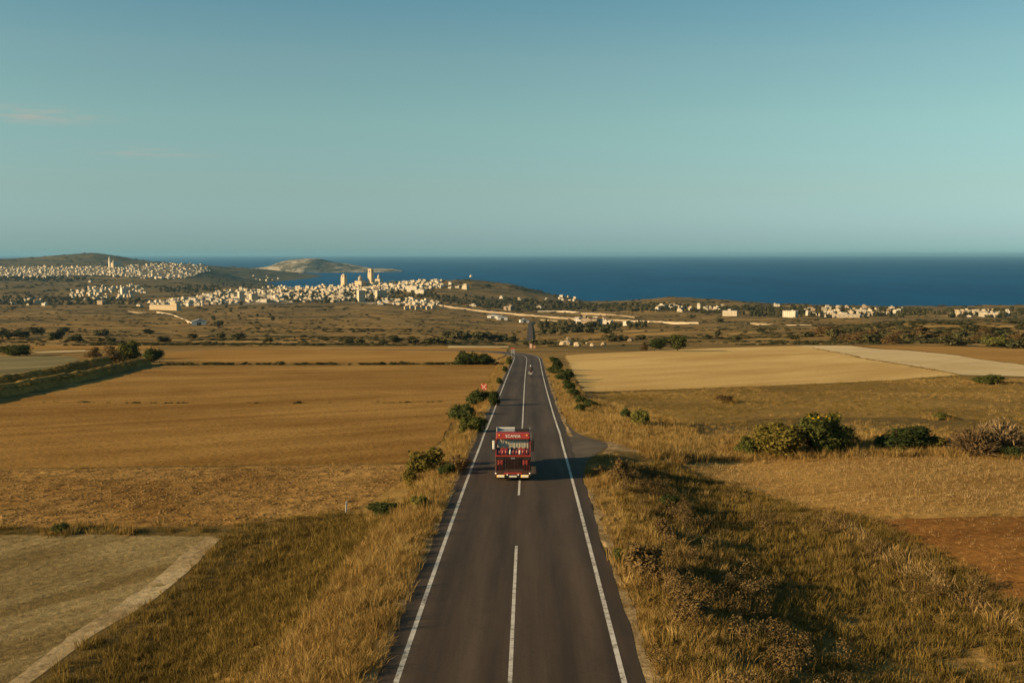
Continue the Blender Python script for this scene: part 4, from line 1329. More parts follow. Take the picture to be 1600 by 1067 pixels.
    # roof: cream wind deflector, dark panel, horn
    df = MB().prism([(0.75, 3.31), (1.15, 3.50), (1.25, 3.50), (1.25, 3.31)], -1.12, 0.12).build('wind_deflector', M['grey'], e, 0.02)
    MB().box(-1.16, -1.125, 0.72, 1.26, 3.31, 3.56).build('edge_strip', M['white'], df)
    MB().box(-1.12, 0.12, 1.255, 1.29, 3.44, 3.55).build('edge_strip', M['white'], df)
    MB().prism([(0.75, 3.31), (1.12, 3.47), (1.22, 3.47), (1.22, 3.31)], 0.14, 1.12).build('dark_panel', M['black'], df, 0.02)
    MB().lathe([(0.06, -0.12), (0.03, 0.0), (0.02, 0.4)], (1.16, 0.9, 3.55), 'y', 12).build('air_horn', M['steel'], e)
    MB().tube([(1.16, 1.0, 3.30), (1.16, 1.0, 3.55)], 0.015, 6).build('horn_bracket', M['steel'], e)
    # load bed
    MB().box(-1.22, 1.22, 2.45, 9.3, 1.02, 1.14).build('bed_floor', M['timber'], e)
    MB().box(-1.22, 1.22, 2.45, 2.53, 1.14, 2.95).build('headboard', M['white'], e)
    for s in (-1, 1):
        sd = MB().box(s * 1.22 - 0.03, s * 1.22 + 0.03, 2.55, 9.3, 1.16, 2.30).build('side_board', M['red'], e, 0.01)
        for y in (3.2, 4.6, 6.0, 7.4, 8.8):
            MB().box(s * 1.265 - 0.02, s * 1.265 + 0.02, y - 0.05, y + 0.05, 1.10, 2.36).build('stake', M['white'], sd)
    MB().box(-1.2, 1.2, 9.31, 9.37, 1.14, 2.30).build('tailboard', M['red'], e, 0.01)
    MB().lathe([(0.30, -0.5), (0.32, -0.48), (0.32, 0.48), (0.30, 0.5)], (0.86, 3.7, 0.66), 'y', 18).build('fuel_tank', M['steel'], e, 0, True)
    for x in (-1.06, 1.06):
        wheel(e, x, 0.95, 0.48, 0.28)
        for y in (6.9, 8.1):
            wheel(e, x - math.copysign(0.08, x), y, 0.48, 0.5)
    return e
truck()

# ------------------------------------------------------------------ motorcycle and rider
def rider_body(parent_loc, rz, k):
    J = {'pel': (0, -0.10, 0.92, .15, .12), 'waist': (0, -0.04, 1.08, .14, .11), 'chest': (0, 0.10, 1.32, .19, .13), 'neck': (0, 0.16, 1.50, .065, .065), 'head': (0, 0.18, 1.66, .085, .10)}
    E = [('pel', 'waist'), ('waist', 'chest'), ('chest', 'neck'), ('neck', 'head')]
    for s, n in ((-1, 'l'), (1, 'r')):
        J['sh' + n] = (s * .21, .12, 1.41, .075, .075); J['el' + n] = (s * .36, .26, 1.20, .052, .052); J['wr' + n] = (s * .36, .48, 1.09, .036, .036); J['ha' + n] = (s * .36, .55, 1.08, .036, .026)
        J['hi' + n] = (s * .13, -.02, .88, .105, .10); J['kn' + n] = (s * .24, .40, .80, .072, .072); J['an' + n] = (s * .22, .12, .42, .05, .05); J['to' + n] = (s * .23, .30, .36, .045, .04)
        E += [('chest', 'sh' + n), ('sh' + n, 'el' + n), ('el' + n, 'wr' + n), ('wr' + n, 'ha' + n), ('pel', 'hi' + n), ('hi' + n, 'kn' + n), ('kn' + n, 'an' + n), ('an' + n, 'to' + n)]
    names = list(J)
    me = bpy.data.meshes.new('person')
    me.from_pydata([J[n][:3] for n in names], [(names.index(a), names.index(b)) for a, b in E], [])
    me.materials.append(M['cloth'])
    o = link('person', me)
    o.location = parent_loc; o.rotation_euler = (0, 0, rz); o.scale = (k, k, k)
    o.modifiers.new('skin', 'SKIN')
    for i, n in enumerate(names):
        me.skin_vertices[0].data[i].radius = J[n][3:5]
        me.skin_vertices[0].data[i].use_root = (n == 'pel')
    sub = o.modifiers.new('sub', 'SUBSURF'); sub.levels = 2; sub.render_levels = 2
    hm = MB().lathe([(0.02, -0.14), (0.10, -0.13), (0.135, -0.05), (0.14, 0.03), (0.115, 0.11), (0.06, 0.15), (0.01, 0.16)], (0, 0, 0), 'z', 18).build('helmet', M['grey'], o, 0, True)
    hm.location = (0, 0.18, 1.68)
    MB().box(-0.10, 0.10, 0.105, 0.145, -0.03, 0.05).build('visor', M['black'], hm, 0.02)
    for s in (-1, 1):
        g = MB()
        for f in range(4):
            x = s * (0.325 + f * 0.022); L = (0.9, 1.0, 0.95, 0.8)[f]
            g.tube([(x, .53, 1.105), (x, .53 + .045 * L, 1.11), (x, .53 + .06 * L, 1.08), (x, .53 + .04 * L, 1.055)], 0.0095, 6, 0, 0.008)
        g.tube([(s * .315, .52, 1.085), (s * .30, .545, 1.065), (s * .315, .57, 1.055)], 0.011, 6, 0, 0.009)
        g.build('glove', M['black'], o)
    tag(o, 'person in dark jacket and white helmet riding the motorcycle', 'person')
    return o

def motorcycle():
    p = unproj(829.5, 589)
    k = 1.3
    sl = math.atan((hz(p.x, p.y + 3) - hz(p.x, p.y)) / 3)
    e = empty('motorcycle', (p.x, p.y, p.z + 0.05))
    e.rotation_euler = (sl, 0, 0); e.scale = (k, k, k)
    tag(e, 'motorcycle with pale side cases in the right lane', 'motorcycle')
    for y, n in ((-0.62, 'rear'), (0.80, 'front')):
        wheel(e, 0, y, 0.32, 0.15 if n == 'rear' else 0.12)
    MB().tube([(0, -0.62, 0.32), (0, -0.1, 0.42), (0, 0.2, 0.40), (0, 0.45, 0.92)], 0.035, 8).tube([(0, -0.55, 0.78), (0, 0.0, 0.72), (0, 0.45, 0.95)], 0.03, 8).build('frame', M['black'], e)
    MB().box(-0.16, 0.16, -0.12, 0.32, 0.30, 0.66).build('engine', M['steel'], e, 0.04)
    MB().prism([(-0.05, 0.78), (0.05, 0.98), (0.35, 1.02), (0.46, 0.86), (0.35, 0.74)], -0.15, 0.15).build('fuel_tank', M['maroon'], e, 0.05)
    MB().prism([(-0.72, 0.82), (-0.70, 0.90), (-0.05, 0.86), (-0.03, 0.78)], -0.14, 0.14).build('seat', M['black'], e, 0.03)
    for s in (-1, 1):
        MB().tube([(s * .09, .80, .32), (s * .09, .50, 1.0)], 0.025, 8).build('fork', M['steel'], e)
        MB().box(s * .27 - .075, s * .27 + .075, -0.80, -0.45, 0.46, 0.82).build('side_case', M['grey'], e, 0.04)
        MB().tube([(s * .28, .52, 1.08), (s * .34, .50, 1.24)], 0.008, 6).lathe([(0.055, -0.012), (0.06, 0.0), (0.055, 0.012)], (s * .36, .50, 1.26), 'y', 12).build('mirror', M['black'], e)
    MB().tube([(-.42, .44, 1.06), (-.2, .52, 1.07), (.2, .52, 1.07), (.42, .44, 1.06)], 0.016, 8).build('handlebar', M['black'], e)
    MB().prism([(0.50, 0.95), (0.66, 0.98), (0.58, 1.34), (0.52, 1.30)], -0.18, 0.18).build('windshield', M['glass'], e)
    MB().lathe([(0.09, 0.06), (0.10, 0.0), (0.06, -0.10)], (0, 0.64, 0.95), 'y', 14).build('headlamp', M['lens'], e)
    MB().tube([(.15, .1, .34), (.2, -.3, .36), (.22, -.75, .48)], 0.045, 8).build('exhaust', M['steel'], e)
    MB().prism([(-0.98, 0.42), (-0.96, 0.66), (-0.62, 0.72), (-0.62, 0.68), (-0.92, 0.62)], -0.09, 0.09).build('rear_mudguard', M['black'], e)
    MB().box(-0.10, 0.10, -1.0, -0.985, 0.46, 0.62).build('number_plate', M['plate'], e)
    MB().box(-0.08, 0.08, -0.92, -0.88, 0.74, 0.80).build('tail_lamp', M['signred'], e)
    r = rider_body((p.x, p.y, p.z + 0.05), 0, k)
    r.rotation_euler = (sl, 0, 0)
motorcycle()

# ------------------------------------------------------------------ signs and posts
def cross_sign():
    b = unproj(756, 619)
    s = pxm(b)
    e = empty('road_sign', b)
    tag(e, 'small red square sign with a white diagonal cross left of the road', 'sign')
    top = (619 - 599.5) / s
    w = 9.5 / s
    MB().tube([(0, 0.05, -0.3), (0, 0.05, top)], 0.04, 8).build('post', M['grey'], e)
    bd = MB().box(-w / 2, w / 2, -0.02, 0.0, top - w, top).build('board', M['signred'], e)
    c = Vector((0, -0.03, top - w / 2))
    for a in (1, -1):
        d = Vector((a, 0, 1)) * w * 0.44; n = Vector((1, 0, -a)).normalized() * w * 0.085
        m = MB()
        q = [c - d - n, c + d - n, c + d + n, c - d + n]
        yo = -0.004 if a > 0 else -0.008
        m.add([(v.x, v.y + yo, v.z) for v in q] + [(v.x, v.y + 0.01, v.z) for v in q], [(0, 1, 2, 3), (7, 6, 5, 4), (0, 4, 5, 1), (1, 5, 6, 2), (2, 6, 7, 3), (3, 7, 4, 0)])
        m.build('diagonal_bar', M['signwhite'], bd)
    return e
cross_sign()

def back_sign():
    b = unproj(801.5, 557)
    s = pxm(b)
    e = empty('road_sign', b)
    tag(e, 'grey back of a road sign on two posts at the start of the bend', 'sign')
    t1, t0, w = (557 - 545.5) / s, (557 - 552.5) / s, 6.4 / s
    MB().box(-w / 2, w / 2, 0.0, 0.04, t0, t1).build('panel', M['grey'], e, 0.01)
    MB().box(-w / 2, w / 2, 0.05, 0.08, t1 + 0.02, t1 + 0.35).build('top_plate', M['signred'], e)
    for x in (-w * 0.35, w * 0.35):
        MB().tube([(x, -0.05, -0.3), (x, -0.05, t1)], 0.045, 8).build('post', M['steel'], e)
back_sign()

def marker_board():
    b = unproj(829.3, 545.2)
    s = pxm(b)
    e = empty('marker_board', b)
    tag(e, 'white marker board standing outside the bend', 'marker board')
    MB().box(-1.7 / s, 1.7 / s, 0, 0.06, 1.4 / s, 8.0 / s).build('board', M['signwhite'], e)
    for x in (-0.9 / s, 0.9 / s):
        MB().tube([(x, 0.1, -0.2), (x, 0.1, 7.5 / s)], 0.05, 6).build('post', M['grey'], e)
    b = unproj(834.5, 545.2)
    e = empty('marker_board', b)
    tag(e, 'faded orange marker board beside the white one outside the bend', 'marker board')
    M['orange'] = flat('faded orange sheet', (0.42, 0.17, 0.07), 0.6, 0.2, 0, 0.3)
    bd = MB().box(-2.4 / s, 2.4 / s, 0, 0.06, 1.5 / s, 5.2 / s).build('board', M['orange'], e)
    MB().box(0.6 / s, 1.5 / s, -0.01, 0.0, 1.8 / s, 5.0 / s).build('stripe', M['signwhite'], bd)
    MB().tube([(0, 0.1, -0.2), (0, 0.1, 5.0 / s)], 0.05, 6).build('post', M['grey'], e)
marker_board()

for px, py, hp, lab in ((541, 801, 19, 'white marker post at the corner of the cloddy field'), (661, 739, 11, 'white marker post in front of the yellow green bush')):
    b = unproj(px, py)
    s = pxm(b)
    h = hp / s
    e = empty('marker_post', b)
    e.rotation_euler = (0.03, 0.04, 0.3)
    tag(e, lab, 'post')
    MB().box(-0.055, 0.055, -0.04, 0.04, -0.2, h * 0.72).box(-0.05, 0.05, -0.035, 0.035, h * 0.82, h * 0.97, 0, 0.02).build('post', M['white'], e)
    MB().box(-0.057, 0.057, -0.042, 0.042, h * 0.72, h * 0.82).build('band', M['grey'], e)

# ------------------------------------------------------------------ bushes and trees one can tell apart
B = bush
B('flower', 1215, 713, 96, 62, 'broad yellow green bush left of the two large ones on the right')
B('flower', 1288, 708, 88, 70, 'largest rounded bush with yellow blossom on top at right', deep=1.0)
B('mid', 1170, 712, 46, 34, 'small green bush at the foot of the broad yellow green bush')
B('big', 1412, 703, 96, 44, 'low dark green bush right of the largest bush')
B('yel', 1462, 706, 44, 28, 'yellow green bush adjoining the low dark green bush')
B('twig', 1520, 712, 80, 50, 'grey brown thicket of dry twigs right of the green bushes', name='dry_thicket', stem=False)
B('twig', 1565, 708, 92, 58, 'tall straw coloured thicket of dry stalks at the right edge', name='dry_thicket', stem=False)
B('brown', 1532, 712, 46, 26, 'brown withered shrub between the dry thickets', name='shrub', cat='shrub')
B('dark', 1580, 716, 36, 22, 'small dark green shrub under the straw coloured thicket', name='shrub', cat='shrub')
B('brown', 1132, 629, 36, 14, 'reddish brown shrub alone in the rough pasture', name='shrub', cat='shrub')
B('mid', 1545, 600, 60, 16, 'low olive bush at the end of the pasture near the right edge')
B('mid', 1470, 655, 34, 12, 'small low bush in the pasture above the dry thickets')
B('mid', 1002, 668, 34, 32, 'green bush on the mound beyond the side track')
B('dark', 978, 655, 22, 20, 'dark bush added for the shaded slope of the mound beside the green one')  # added bush, stands in for the shadow on the mound's slope
B('brown', 967, 752, 44, 40, 'brown grey bush at the roadside near the truck shadow')
B('brown', 940, 742, 30, 20, 'small brown bush at the corner of the side track')
B('mid', 966, 879, 22, 26, 'small bright green bush at the right edge of the road')
B('brown', 1008, 905, 74, 66, 'wide withered brown bush right of the small bright green bush')
B('brown', 1040, 842, 52, 34, 'withered brown bush above the wide one on the right slope')
B('brown', 1075, 968, 70, 46, 'withered brown bush low on the right slope')
B('dark', 1045, 795, 40, 24, 'dark bush on the right slope beyond the withered ones')
# left side of the road
B('dark', 722, 657, 54, 30, 'dark green bush third up the left roadside')
B('dark', 748, 633, 46, 28, 'dark green bush below the red crossed sign')
B('dark', 773, 634, 22, 26, 'small dark bush touching the left edge of the road below the sign')
B('mid', 736, 676, 52, 30, 'olive bush beside the left edge line level with the truck roof')
B('yel', 668, 741, 66, 46, 'yellow green bush behind a white marker post')
B('yel', 641, 757, 30, 26, 'small yellow green bush left of the white marker post')
B('brown', 716, 735, 44, 28, 'brown shaded bush between the yellow green bush and the road')
B('dark', 700, 742, 34, 20, 'dark low bush right of the yellow green bush')
B('dark', 606, 805, 62, 24, 'long dark green bush at the top of the left bank')
B('mid', 655, 795, 38, 22, 'green bush at the top of the left bank nearer the road')
B('dark', 97, 832, 32, 17, 'small dark green bush on the boundary of the cloddy field')
B('mid', 200, 832, 20, 9, 'tiny green bush on the boundary of the cloddy field')
B('dark', 731, 570, 44, 24, 'left one of two dark bushes at the end of the hedge line')
B('dark', 757, 570, 36, 20, 'right one of two dark bushes at the end of the hedge line')
B('mid', 795, 570, 12, 16, 'small bush at the roadside just before the bend')
B('dark', 789, 582, 10, 12, 'tiny dark bush on the left verge before the bend')
B('dark', 780, 600, 12, 12, 'tiny dark bush on the left verge above the sign')
# olive trees right of the bend
for px, w, h, lab in ((1028, 32, 23, 'smaller rounded tree of the pair in the middle distance'), (1059, 40, 28, 'larger rounded tree of the pair in the middle distance')):
    e = B('mid' if px > 1040 else 'dark', px, 549, w, h * 0.86, lab, 'pair of trees beyond the straw field', 'olive_tree', 'tree', False)
    s = pxm(e.location)
    e.children[0].location.z = 0.16 * h / s
    MB().tube([(0, 0, -0.4), (0.1, 0.1, 0.1 * h / s), (-0.2, 0, 0.4 * h / s)], 0.35, 8, 0, 0.18).tube([(0, 0, 0.1 * h / s), (0.25 * w / s, 0, 0.5 * h / s)], 0.2, 6, 0, 0.08).tube([(0, 0, 0.12 * h / s), (-0.22 * w / s, 0.5, 0.55 * h / s)], 0.2, 6, 0, 0.08).build('trunk', M['bark'], e)
B('brown', 1006, 549, 16, 15, 'reddish brown bush left of the pair of trees')
# trees and bushes at far left
B('mid', 203, 562, 40, 33, 'tallest tree at the end of the double bank', None, 'tree', 'tree')
B('brown', 178, 566, 46, 28, 'brown leaved bush left of the tallest tree at the double bank')
B('dark', 238, 566, 36, 26, 'dark round bush right of the tallest tree at the double bank')
B('dark', 30, 556, 46, 19, 'dark bush at far left above the grey green field')
B('dark', 8, 552, 26, 14, 'dark bush at the left edge of the photo above the grey green field')
B('brown', 145, 558, 30, 17, 'brown bush left of the trees at the double bank')

# roadside hedge right of the road below the bend
hp = sorted([(866, 567), (871, 577), (876, 586), (880, 595), (885, 603), (890, 611), (896, 619), (902, 626), (908, 633), (915, 640), (906, 645), (921, 636), (868, 584), (888, 592)], key=lambda q: q[1])
for i, (x, y) in enumerate(hp):
    B('dark', x, y, 17 + 5 * ((i * 7) % 3), 11 + 3 * ((i * 5) % 3), 'dark bush in the broken hedge right of the road, %s down from the bend' % ['first', 'second', 'third', 'fourth', 'fifth', 'sixth', 'seventh', 'eighth', 'ninth', 'tenth', 'eleventh', 'twelfth', 'thirteenth', 'fourteenth'][i], 'broken hedge right of the road')
def stone(name, px, py, wpx, label, group):
    b = unproj(px, py)
    s = pxm(b)
    bm = bmesh.new()
    bmesh.ops.create_icosphere(bm, subdivisions=2, radius=0.5)
    r = random.Random(px * 7 + py)
    for v in bm.verts:
        v.co *= r.uniform(0.62, 1.25)
        v.co.z *= 0.75
    me = bpy.data.meshes.new(name); bm.to_mesh(me); bm.free()
    me.materials.append(M['stone'])
    o = link(name, me)
    k = wpx / s
    o.scale = (k, k * r.uniform(.7, 1.1), k); o.rotation_euler = (r.uniform(-.3, .3), r.uniform(-.3, .3), r.uniform(0, 6)); o.location = b + Vector((0, 0, k * 0.15))
    tag(o, label, 'stone', group)
def m_stone():
    t = NT('limestone')
    p = t.pos()
    r = t.n('ShaderNodeObjectInfo').outputs['Random']
    a = t.noise(t.mapped(p, 0.35), 1, 6, 0.7)
    c = t.ramp(t.math('ADD', t.math('MULTIPLY', a, 0.6), t.math('MULTIPLY', r, 0.4)), [(0.25, (0.17, 0.125, 0.07)), (0.5, (0.30, 0.228, 0.14)), (0.75, (0.42, 0.34, 0.23))])
    return t.done(c, 0.95, 0.05, t.bump(t.noise(t.mapped(p, 2.0), 1, 5, .7), 0.5, 0.15))
M['stone'] = m_stone()
for i, (x, y) in enumerate([(876, 573), (880, 581), (884, 588), (893, 604), (899, 611), (907, 622), (912, 629)]):
    stone('stone', x, y, 5 + i % 3, 'pale stone lying in the broken hedge right of the road, %s down from the bend' % ['first', 'second', 'third', 'fourth', 'fifth', 'sixth', 'seventh'][i], 'stones in the broken hedge')
# rubble heap beyond the bend
for i, (x, y, w, lab) in enumerate([(885, 540, 20, 'largest pale boulder of the rubble beyond the bend'), (888, 531, 9, 'small pale block on top of the largest boulder'), (902, 541, 12, 'pale boulder right of the largest one beyond the bend'),
        (917, 538, 6, 'pale stone in the middle of the rubble beyond the bend'), (925, 541, 9, 'pale stone at the right of the rubble beyond the bend'), (943, 540, 10, 'last flat pale stone of the rubble beyond the bend'), (985, 533, 9, 'lone pale stone left of the pair of trees')]):
    stone('boulder', x, y, w, lab, 'rubble beyond the bend')

# bushes across the middle distance
mid = []
for x, y, w, h in [(700, 528, 22, 12), (714, 530, 26, 14), (730, 530, 20, 12), (748, 531, 30, 15), (768, 532, 24, 13), (785, 533, 22, 11), (800, 534, 22, 10), (545, 537, 22, 10), (562, 537, 20, 9), (618, 536, 24, 12), (645, 536, 20, 9), (672, 537, 28, 11), (690, 537, 22, 12)]:
    mid.append((x, y, w, h, 'dark bush in the row left of the far road', 'row of bushes left of the far road'))
for x, y, w, h in [(835, 538.5, 18, 9), (848, 538.5, 16, 8), (822, 538.5, 12, 6), (858, 538.5, 14, 7)]:
    mid.append((x, y, w, h, 'dark bush behind the white marker board at the bend', 'bushes behind the bend'))
for x, y, w, h in [(848, 522, 14, 10), (862, 523, 20, 11), (880, 521, 22, 12), (900, 520, 24, 12), (922, 520, 22, 10), (945, 521, 26, 11), (955, 533, 30, 12), (975, 532, 22, 10), (1000, 531, 20, 9)]:
    mid.append((x, y, w, h, 'dark green bush right of the far road', 'bushes right of the far road'))
for x, y, w, h in [(8, 529, 34, 14), (32, 527, 30, 12), (55, 521, 28, 12), (86, 531, 34, 14), (98, 521, 22, 11), (118, 533, 26, 11), (160, 525, 24, 12), (175, 534, 20, 8), (232, 522, 20, 9), (255, 534, 24, 9), (300, 528, 18, 8), (345, 528, 20, 9), (372, 530, 26, 11), (420, 534, 16, 7)]:
    mid.append((x, y, w, h, 'dark bush scattered over the plain behind the left fields', 'bushes behind the left fields'))
for x, y, w, h in [(1120, 524, 16, 9), (1105, 530, 18, 8), (1150, 532, 22, 9), (1188, 519, 16, 7), (1125, 503, 16, 7), (1080, 497, 20, 6), (1240, 530, 20, 9), (1262, 527, 26, 10)]:
    mid.append((x, y, w, h, 'dark bush on the plain behind the straw field', 'bushes behind the straw field'))
_r = random.Random(3)
for i in range(34):
    x = 1290 + 320 * (i / 34) + _r.uniform(-8, 8)
    y = 521 + (i * 37 % 24) * (0.6 + 0.4 * (x - 1290) / 320) + _r.uniform(-2, 2)
    mid.append((x, y, _r.uniform(24, 52), _r.uniform(9, 17), 'brown green bush covering the bank at far right', 'bushes on the bank at far right'))
mid += [(1556, 541, 54, 17, 'bright green bush at the foot of the bank at far right', None), (1592, 545, 40, 18, 'brown bush at the right edge below the bank', None)]
_cnt = {}
for m_ in mid: _cnt[m_[4]] = _cnt.get(m_[4], 0) + 1
_seen = {}
WORD = ['first', 'second', 'third', 'fourth', 'fifth', 'sixth', 'seventh', 'eighth', 'ninth', 'tenth', 'eleventh', 'twelfth', 'thirteenth', 'fourteenth', 'fifteenth', 'sixteenth', 'seventeenth', 'eighteenth', 'nineteenth', 'twentieth']
WORD += ['twenty-' + w_ for w_ in WORD[:9]] + ['thirtieth'] + ['thirty-' + w_ for w_ in WORD[:9]]
mid.sort(key=lambda m_: m_[0])
for x, y, w, h, lab, grp in mid:
    key = lab
    if _cnt[lab] > 1:
        n_ = _seen.get(lab, 0); _seen[lab] = n_ + 1
        lab = lab.replace('dark green bush', 'bush').replace('dark bush', 'bush').replace('brown green bush', 'bush') + ', ' + WORD[n_] + ' from the left'
    k = 'far' if 'bright' not in lab else 'mid'
    if 'brown green' in key and _r.random() < 0.4: k = 'brown'
    B(k, x, y, w, h, lab, grp, stem=False)

_q = []
for (bx_, by_, w_) in NEARB:
    n_ = int(10 + 9 * w_)
    a_ = rng.uniform(0, 2 * math.pi, n_); d_ = w_ * rng.uniform(0.25, 0.75, n_)
    _q.append(np.stack([bx_ + d_ * np.cos(a_), by_ + d_ * np.sin(a_)], 1))
_q = np.concatenate(_q)
_q = _q[np.abs(_q[:, 0] - road_x(_q[:, 1])) > 4.6]
scatter('bush_foot_grass', _q, C_GOLD, 0.6, 1.4, 'dry grass growing round the feet of the roadside bushes', 'grass')
# ------------------------------------------------------------------ banks and walls
def swept(name, pxp, prof, mat, label, cat, rough=0.25, ymin=14.0, step=2.0, level=False):
    wp = [unproj(x, y, ymin) for x, y in pxp]
    path = catmull([(p.x, p.y) for p in wp], step)
    vs, fs = [], []
    n = len(path); m = len(prof)
    for i, p in enumerate(path):
        a, b = path[max(i - 1, 0)], path[min(i + 1, n - 1)]
        d = (b - a).normalized(); nx, ny = d.y, -d.x
        for (w, z) in prof:
            x, y = p.x + nx * w, p.y + ny * w
            j = rough * float(fbm(x / 2.3, y / 2.3, 3, 71)) if z > 0 else 0
            g = float(H(x, y, False)) + 0.6 if level else hz(x, y)
            vs.append((x, y, g + (z * (1 + j) if z > 0 else (z - 3.0 if level else z))))
    for i in range(n - 1):
        for k in range(m - 1):
            fs.append((i * m + k, i * m + k + 1, (i + 1) * m + k + 1, (i + 1) * m + k))
    me = np_mesh(name, vs, fs, mat, False)
    o = link(name, me)
    tag(o, label, cat)
    return o, path
EB = [(-2.6, -0.2), (-1.7, 0.7), (-0.9, 1.5), (0, 1.8), (0.9, 1.5), (1.5, 0.7), (2.0, -0.2)]
for pts, lab in (([(-120, 643), (0, 618), (70, 604), (140, 590), (195, 576), (226, 569)], 'nearer of the two grassy earth banks at far left'),
                 ([(-120, 618), (0, 602), (60, 591), (115, 578), (165, 567)], 'farther of the two grassy earth banks at far left')):
    o, path = swept('earth_bank', pts, EB, M['f_rough'], lab, 'bank')
    o['group'] = 'double earth bank at far left'
    q = np.array([(p.x + rng.normal(0, .9), p.y + rng.normal(0, .9)) for p in path for _ in range(9)])
    sc_o = scatter('bank_grass', q, C_OLIVE, 0.8, 1.6, 'grass growing along the %s earth bank at far left' % ('nearer' if 'nearer' in lab else 'farther'), 'grass', 0.18, -1.15)
SW = lambda h, t: [(-t, -0.5), (-t, h), (t, h), (t, -0.5)]
walls = [([(684, 478), (735, 484.5), (800, 491.5), (880, 498), (985, 503.5)], 4.0, 'long pale stone wall slanting across the middle distance', 900),
         ([(985, 504), (1040, 505), (1092, 506)], 3.0, 'pale stone wall continuing to the right of the long one', 900),
         ([(845, 501), (870, 502.5), (888, 503.5)], 3.0, 'short pale wall in front of the long stone wall', 900),
         ([(908, 491), (940, 493), (992, 497)], 4.0, 'pale stone wall behind the long one near the houses', 900),
         ([(1168, 506.5), (1180, 507), (1230, 508), (1275, 508.5)], 2.2, 'thin pale wall in front of the villas at right', 700),
         ([(840, 488), (880, 488), (905, 488.5)], 2.6, 'pale wall at the edge of the woods', 900),
         ([(200, 487), (215, 490), (230, 490)], 1.6, 'short curved pale wall below the sandy walled building', 900),
         ([(245, 488), (270, 492), (290, 500), (302, 507)], 1.6, 'pale wall along the lane below the sandy walled building', 900)]
for pts, h, lab, ym in walls:
    swept('stone_wall', pts, SW(h * 0.55, 0.6), M['stone'], lab, 'wall', 0.5, ym, 9.0, True)

# ------------------------------------------------------------------ houses, churches, villages
def m_wall():
    t = NT('lime washed walls')
    r = t.n('ShaderNodeObjectInfo').outputs['Random']
    p = t.pos()
    a = t.noise(t.mapped(p, 0.15), 1, 5, 0.65)
    c = t.ramp(r, [(0.0, (0.50, 0.43, 0.31)), (0.35, (0.43, 0.35, 0.23)), (0.6, (0.56, 0.50, 0.39)), (0.82, (0.36, 0.27, 0.17)), (0.92, (0.26, 0.19, 0.12)), (1.0, (0.47, 0.43, 0.36))])
    c = t.mix(0.5, c, t.ramp(a, [(0.3, (0.7, 0.68, 0.64)), (0.7, (1.05, 1.05, 1.05))]), 'MULTIPLY')
    return t.done(c, 0.9, 0.1)
M['wall'] = m_wall()
M['sandstone'] = flat('sandy stone walls', (0.52, 0.40, 0.24), 0.9, 0.1, 0, 0.2, 0.2)
M['window'] = flat('dark window openings', (0.05, 0.045, 0.04), 0.4, 0.4, 0, 0.2)
M['roof'] = flat('pale flat roof screed', (0.48, 0.42, 0.33), 0.95, 0.05, 0, 0.3, 0.3)
M['terracotta'] = flat('terracotta roof', (0.36, 0.15, 0.075), 0.9, 0.1, 0, 0.3, 0.5)

def house_mesh(seed, plain=False):
    r = random.Random(seed)
    m = MB()
    w, d, h = r.uniform(9, 15), r.uniform(8, 13), r.choice((3.6, 6.6, 6.8, 9.4))
    def block(x0, x1, y0, y1, z0, z1):
        m.box(x0, x1, y0, y1, z0, z1, 0)
        t = 0.25                                            # parapet round the flat roof
        m.box(x0 - .08, x1 + .08, y0 - .08, y0 + t, z1, z1 + .8, 0)
        m.box(x0 - .08, x1 + .08, y1 - t, y1 + .08, z1, z1 + .8, 0)
        m.box(x0 - .08, x0 + t, y0 + t, y1 - t, z1, z1 + .8, 0)
        m.box(x1 - t, x1 + .08, y0 + t, y1 - t, z1, z1 + .8, 0)
        fl = 99 if plain else 0
        while z0 + fl * 3.1 + 2.6 < z1 + 0.3:
            zz = max(z0, 0) + fl * 3.1 + 0.95
            n = max(2, int((x1 - x0) / 3.2))
            for i in range(n):
                x = x0 + (x1 - x0) * (i + .5) / n
                for yy, sgn in ((y0, -1), (y1, 1)):
                    m.box(x - .5, x + .5, yy - .04, yy + .04, zz, zz + 1.4, 1)
            n = max(2, int((y1 - y0) / 3.6))
            for i in range(n):
                y = y0 + (y1 - y0) * (i + .5) / n
                for xx in (x0, x1):
                    m.box(xx - .04, xx + .04, y - .45, y + .45, zz, zz + 1.4, 1)
            fl += 1
    block(-w / 2, w / 2, -d / 2, d / 2, -3, h)
    if r.random() < 0.75:
        k = r.uniform(.35, .7)
        x0 = -w / 2 if r.random() < .5 else w / 2 - w * k
        block(x0 + .3, x0 + w * k - .3, -d / 2 + d * r.uniform(0.1, .4), d / 2 - .3, h, h + 3.1)
    if r.random() < 0.6:
        s = r.choice((-1, 1))
        x0, x1 = sorted((s * w / 2, s * (w / 2 + r.uniform(4, 8))))
        block(x0, x1, -d / 2 + .6, d / 2 - r.uniform(.5, 3), -3, h * r.choice((.55, 1.0)) - .2)
    m.box(-1.2, 1.2, -1, 1.2, h, h + 2.3, 0)
    return m.mesh('house', [M['wall'], M['window']])
M['street'] = m_field('dusty street ground', (0.10, 0.080, 0.045), (0.34, 0.265, 0.165), 0.4, 0.03, 0.3, 0.004, 0.5, 0.02)
drape('town_ground', [(0, 419), (60, 417.5), (200, 417), (260, 413.5), (318, 414), (328, 423), (300, 433), (250, 436), (150, 431), (60, 434), (0, 432)], M['street'], 0.05, 'pale built up ground of the hill village', 0.05, 'ground')
drape('town_ground', [(236, 477), (300, 467), (345, 458), (395, 453), (450, 449), (520, 446), (560, 443), (610, 440), (690, 441), (685, 449), (620, 455), (600, 468), (650, 470), (685, 475), (676, 479), (560, 474), (470, 474), (320, 477)], M['street'], 0.05, 'pale built up ground of the coastal town', 0.05, 'ground')
HOUSE = [house_mesh(i) for i in range(14)]
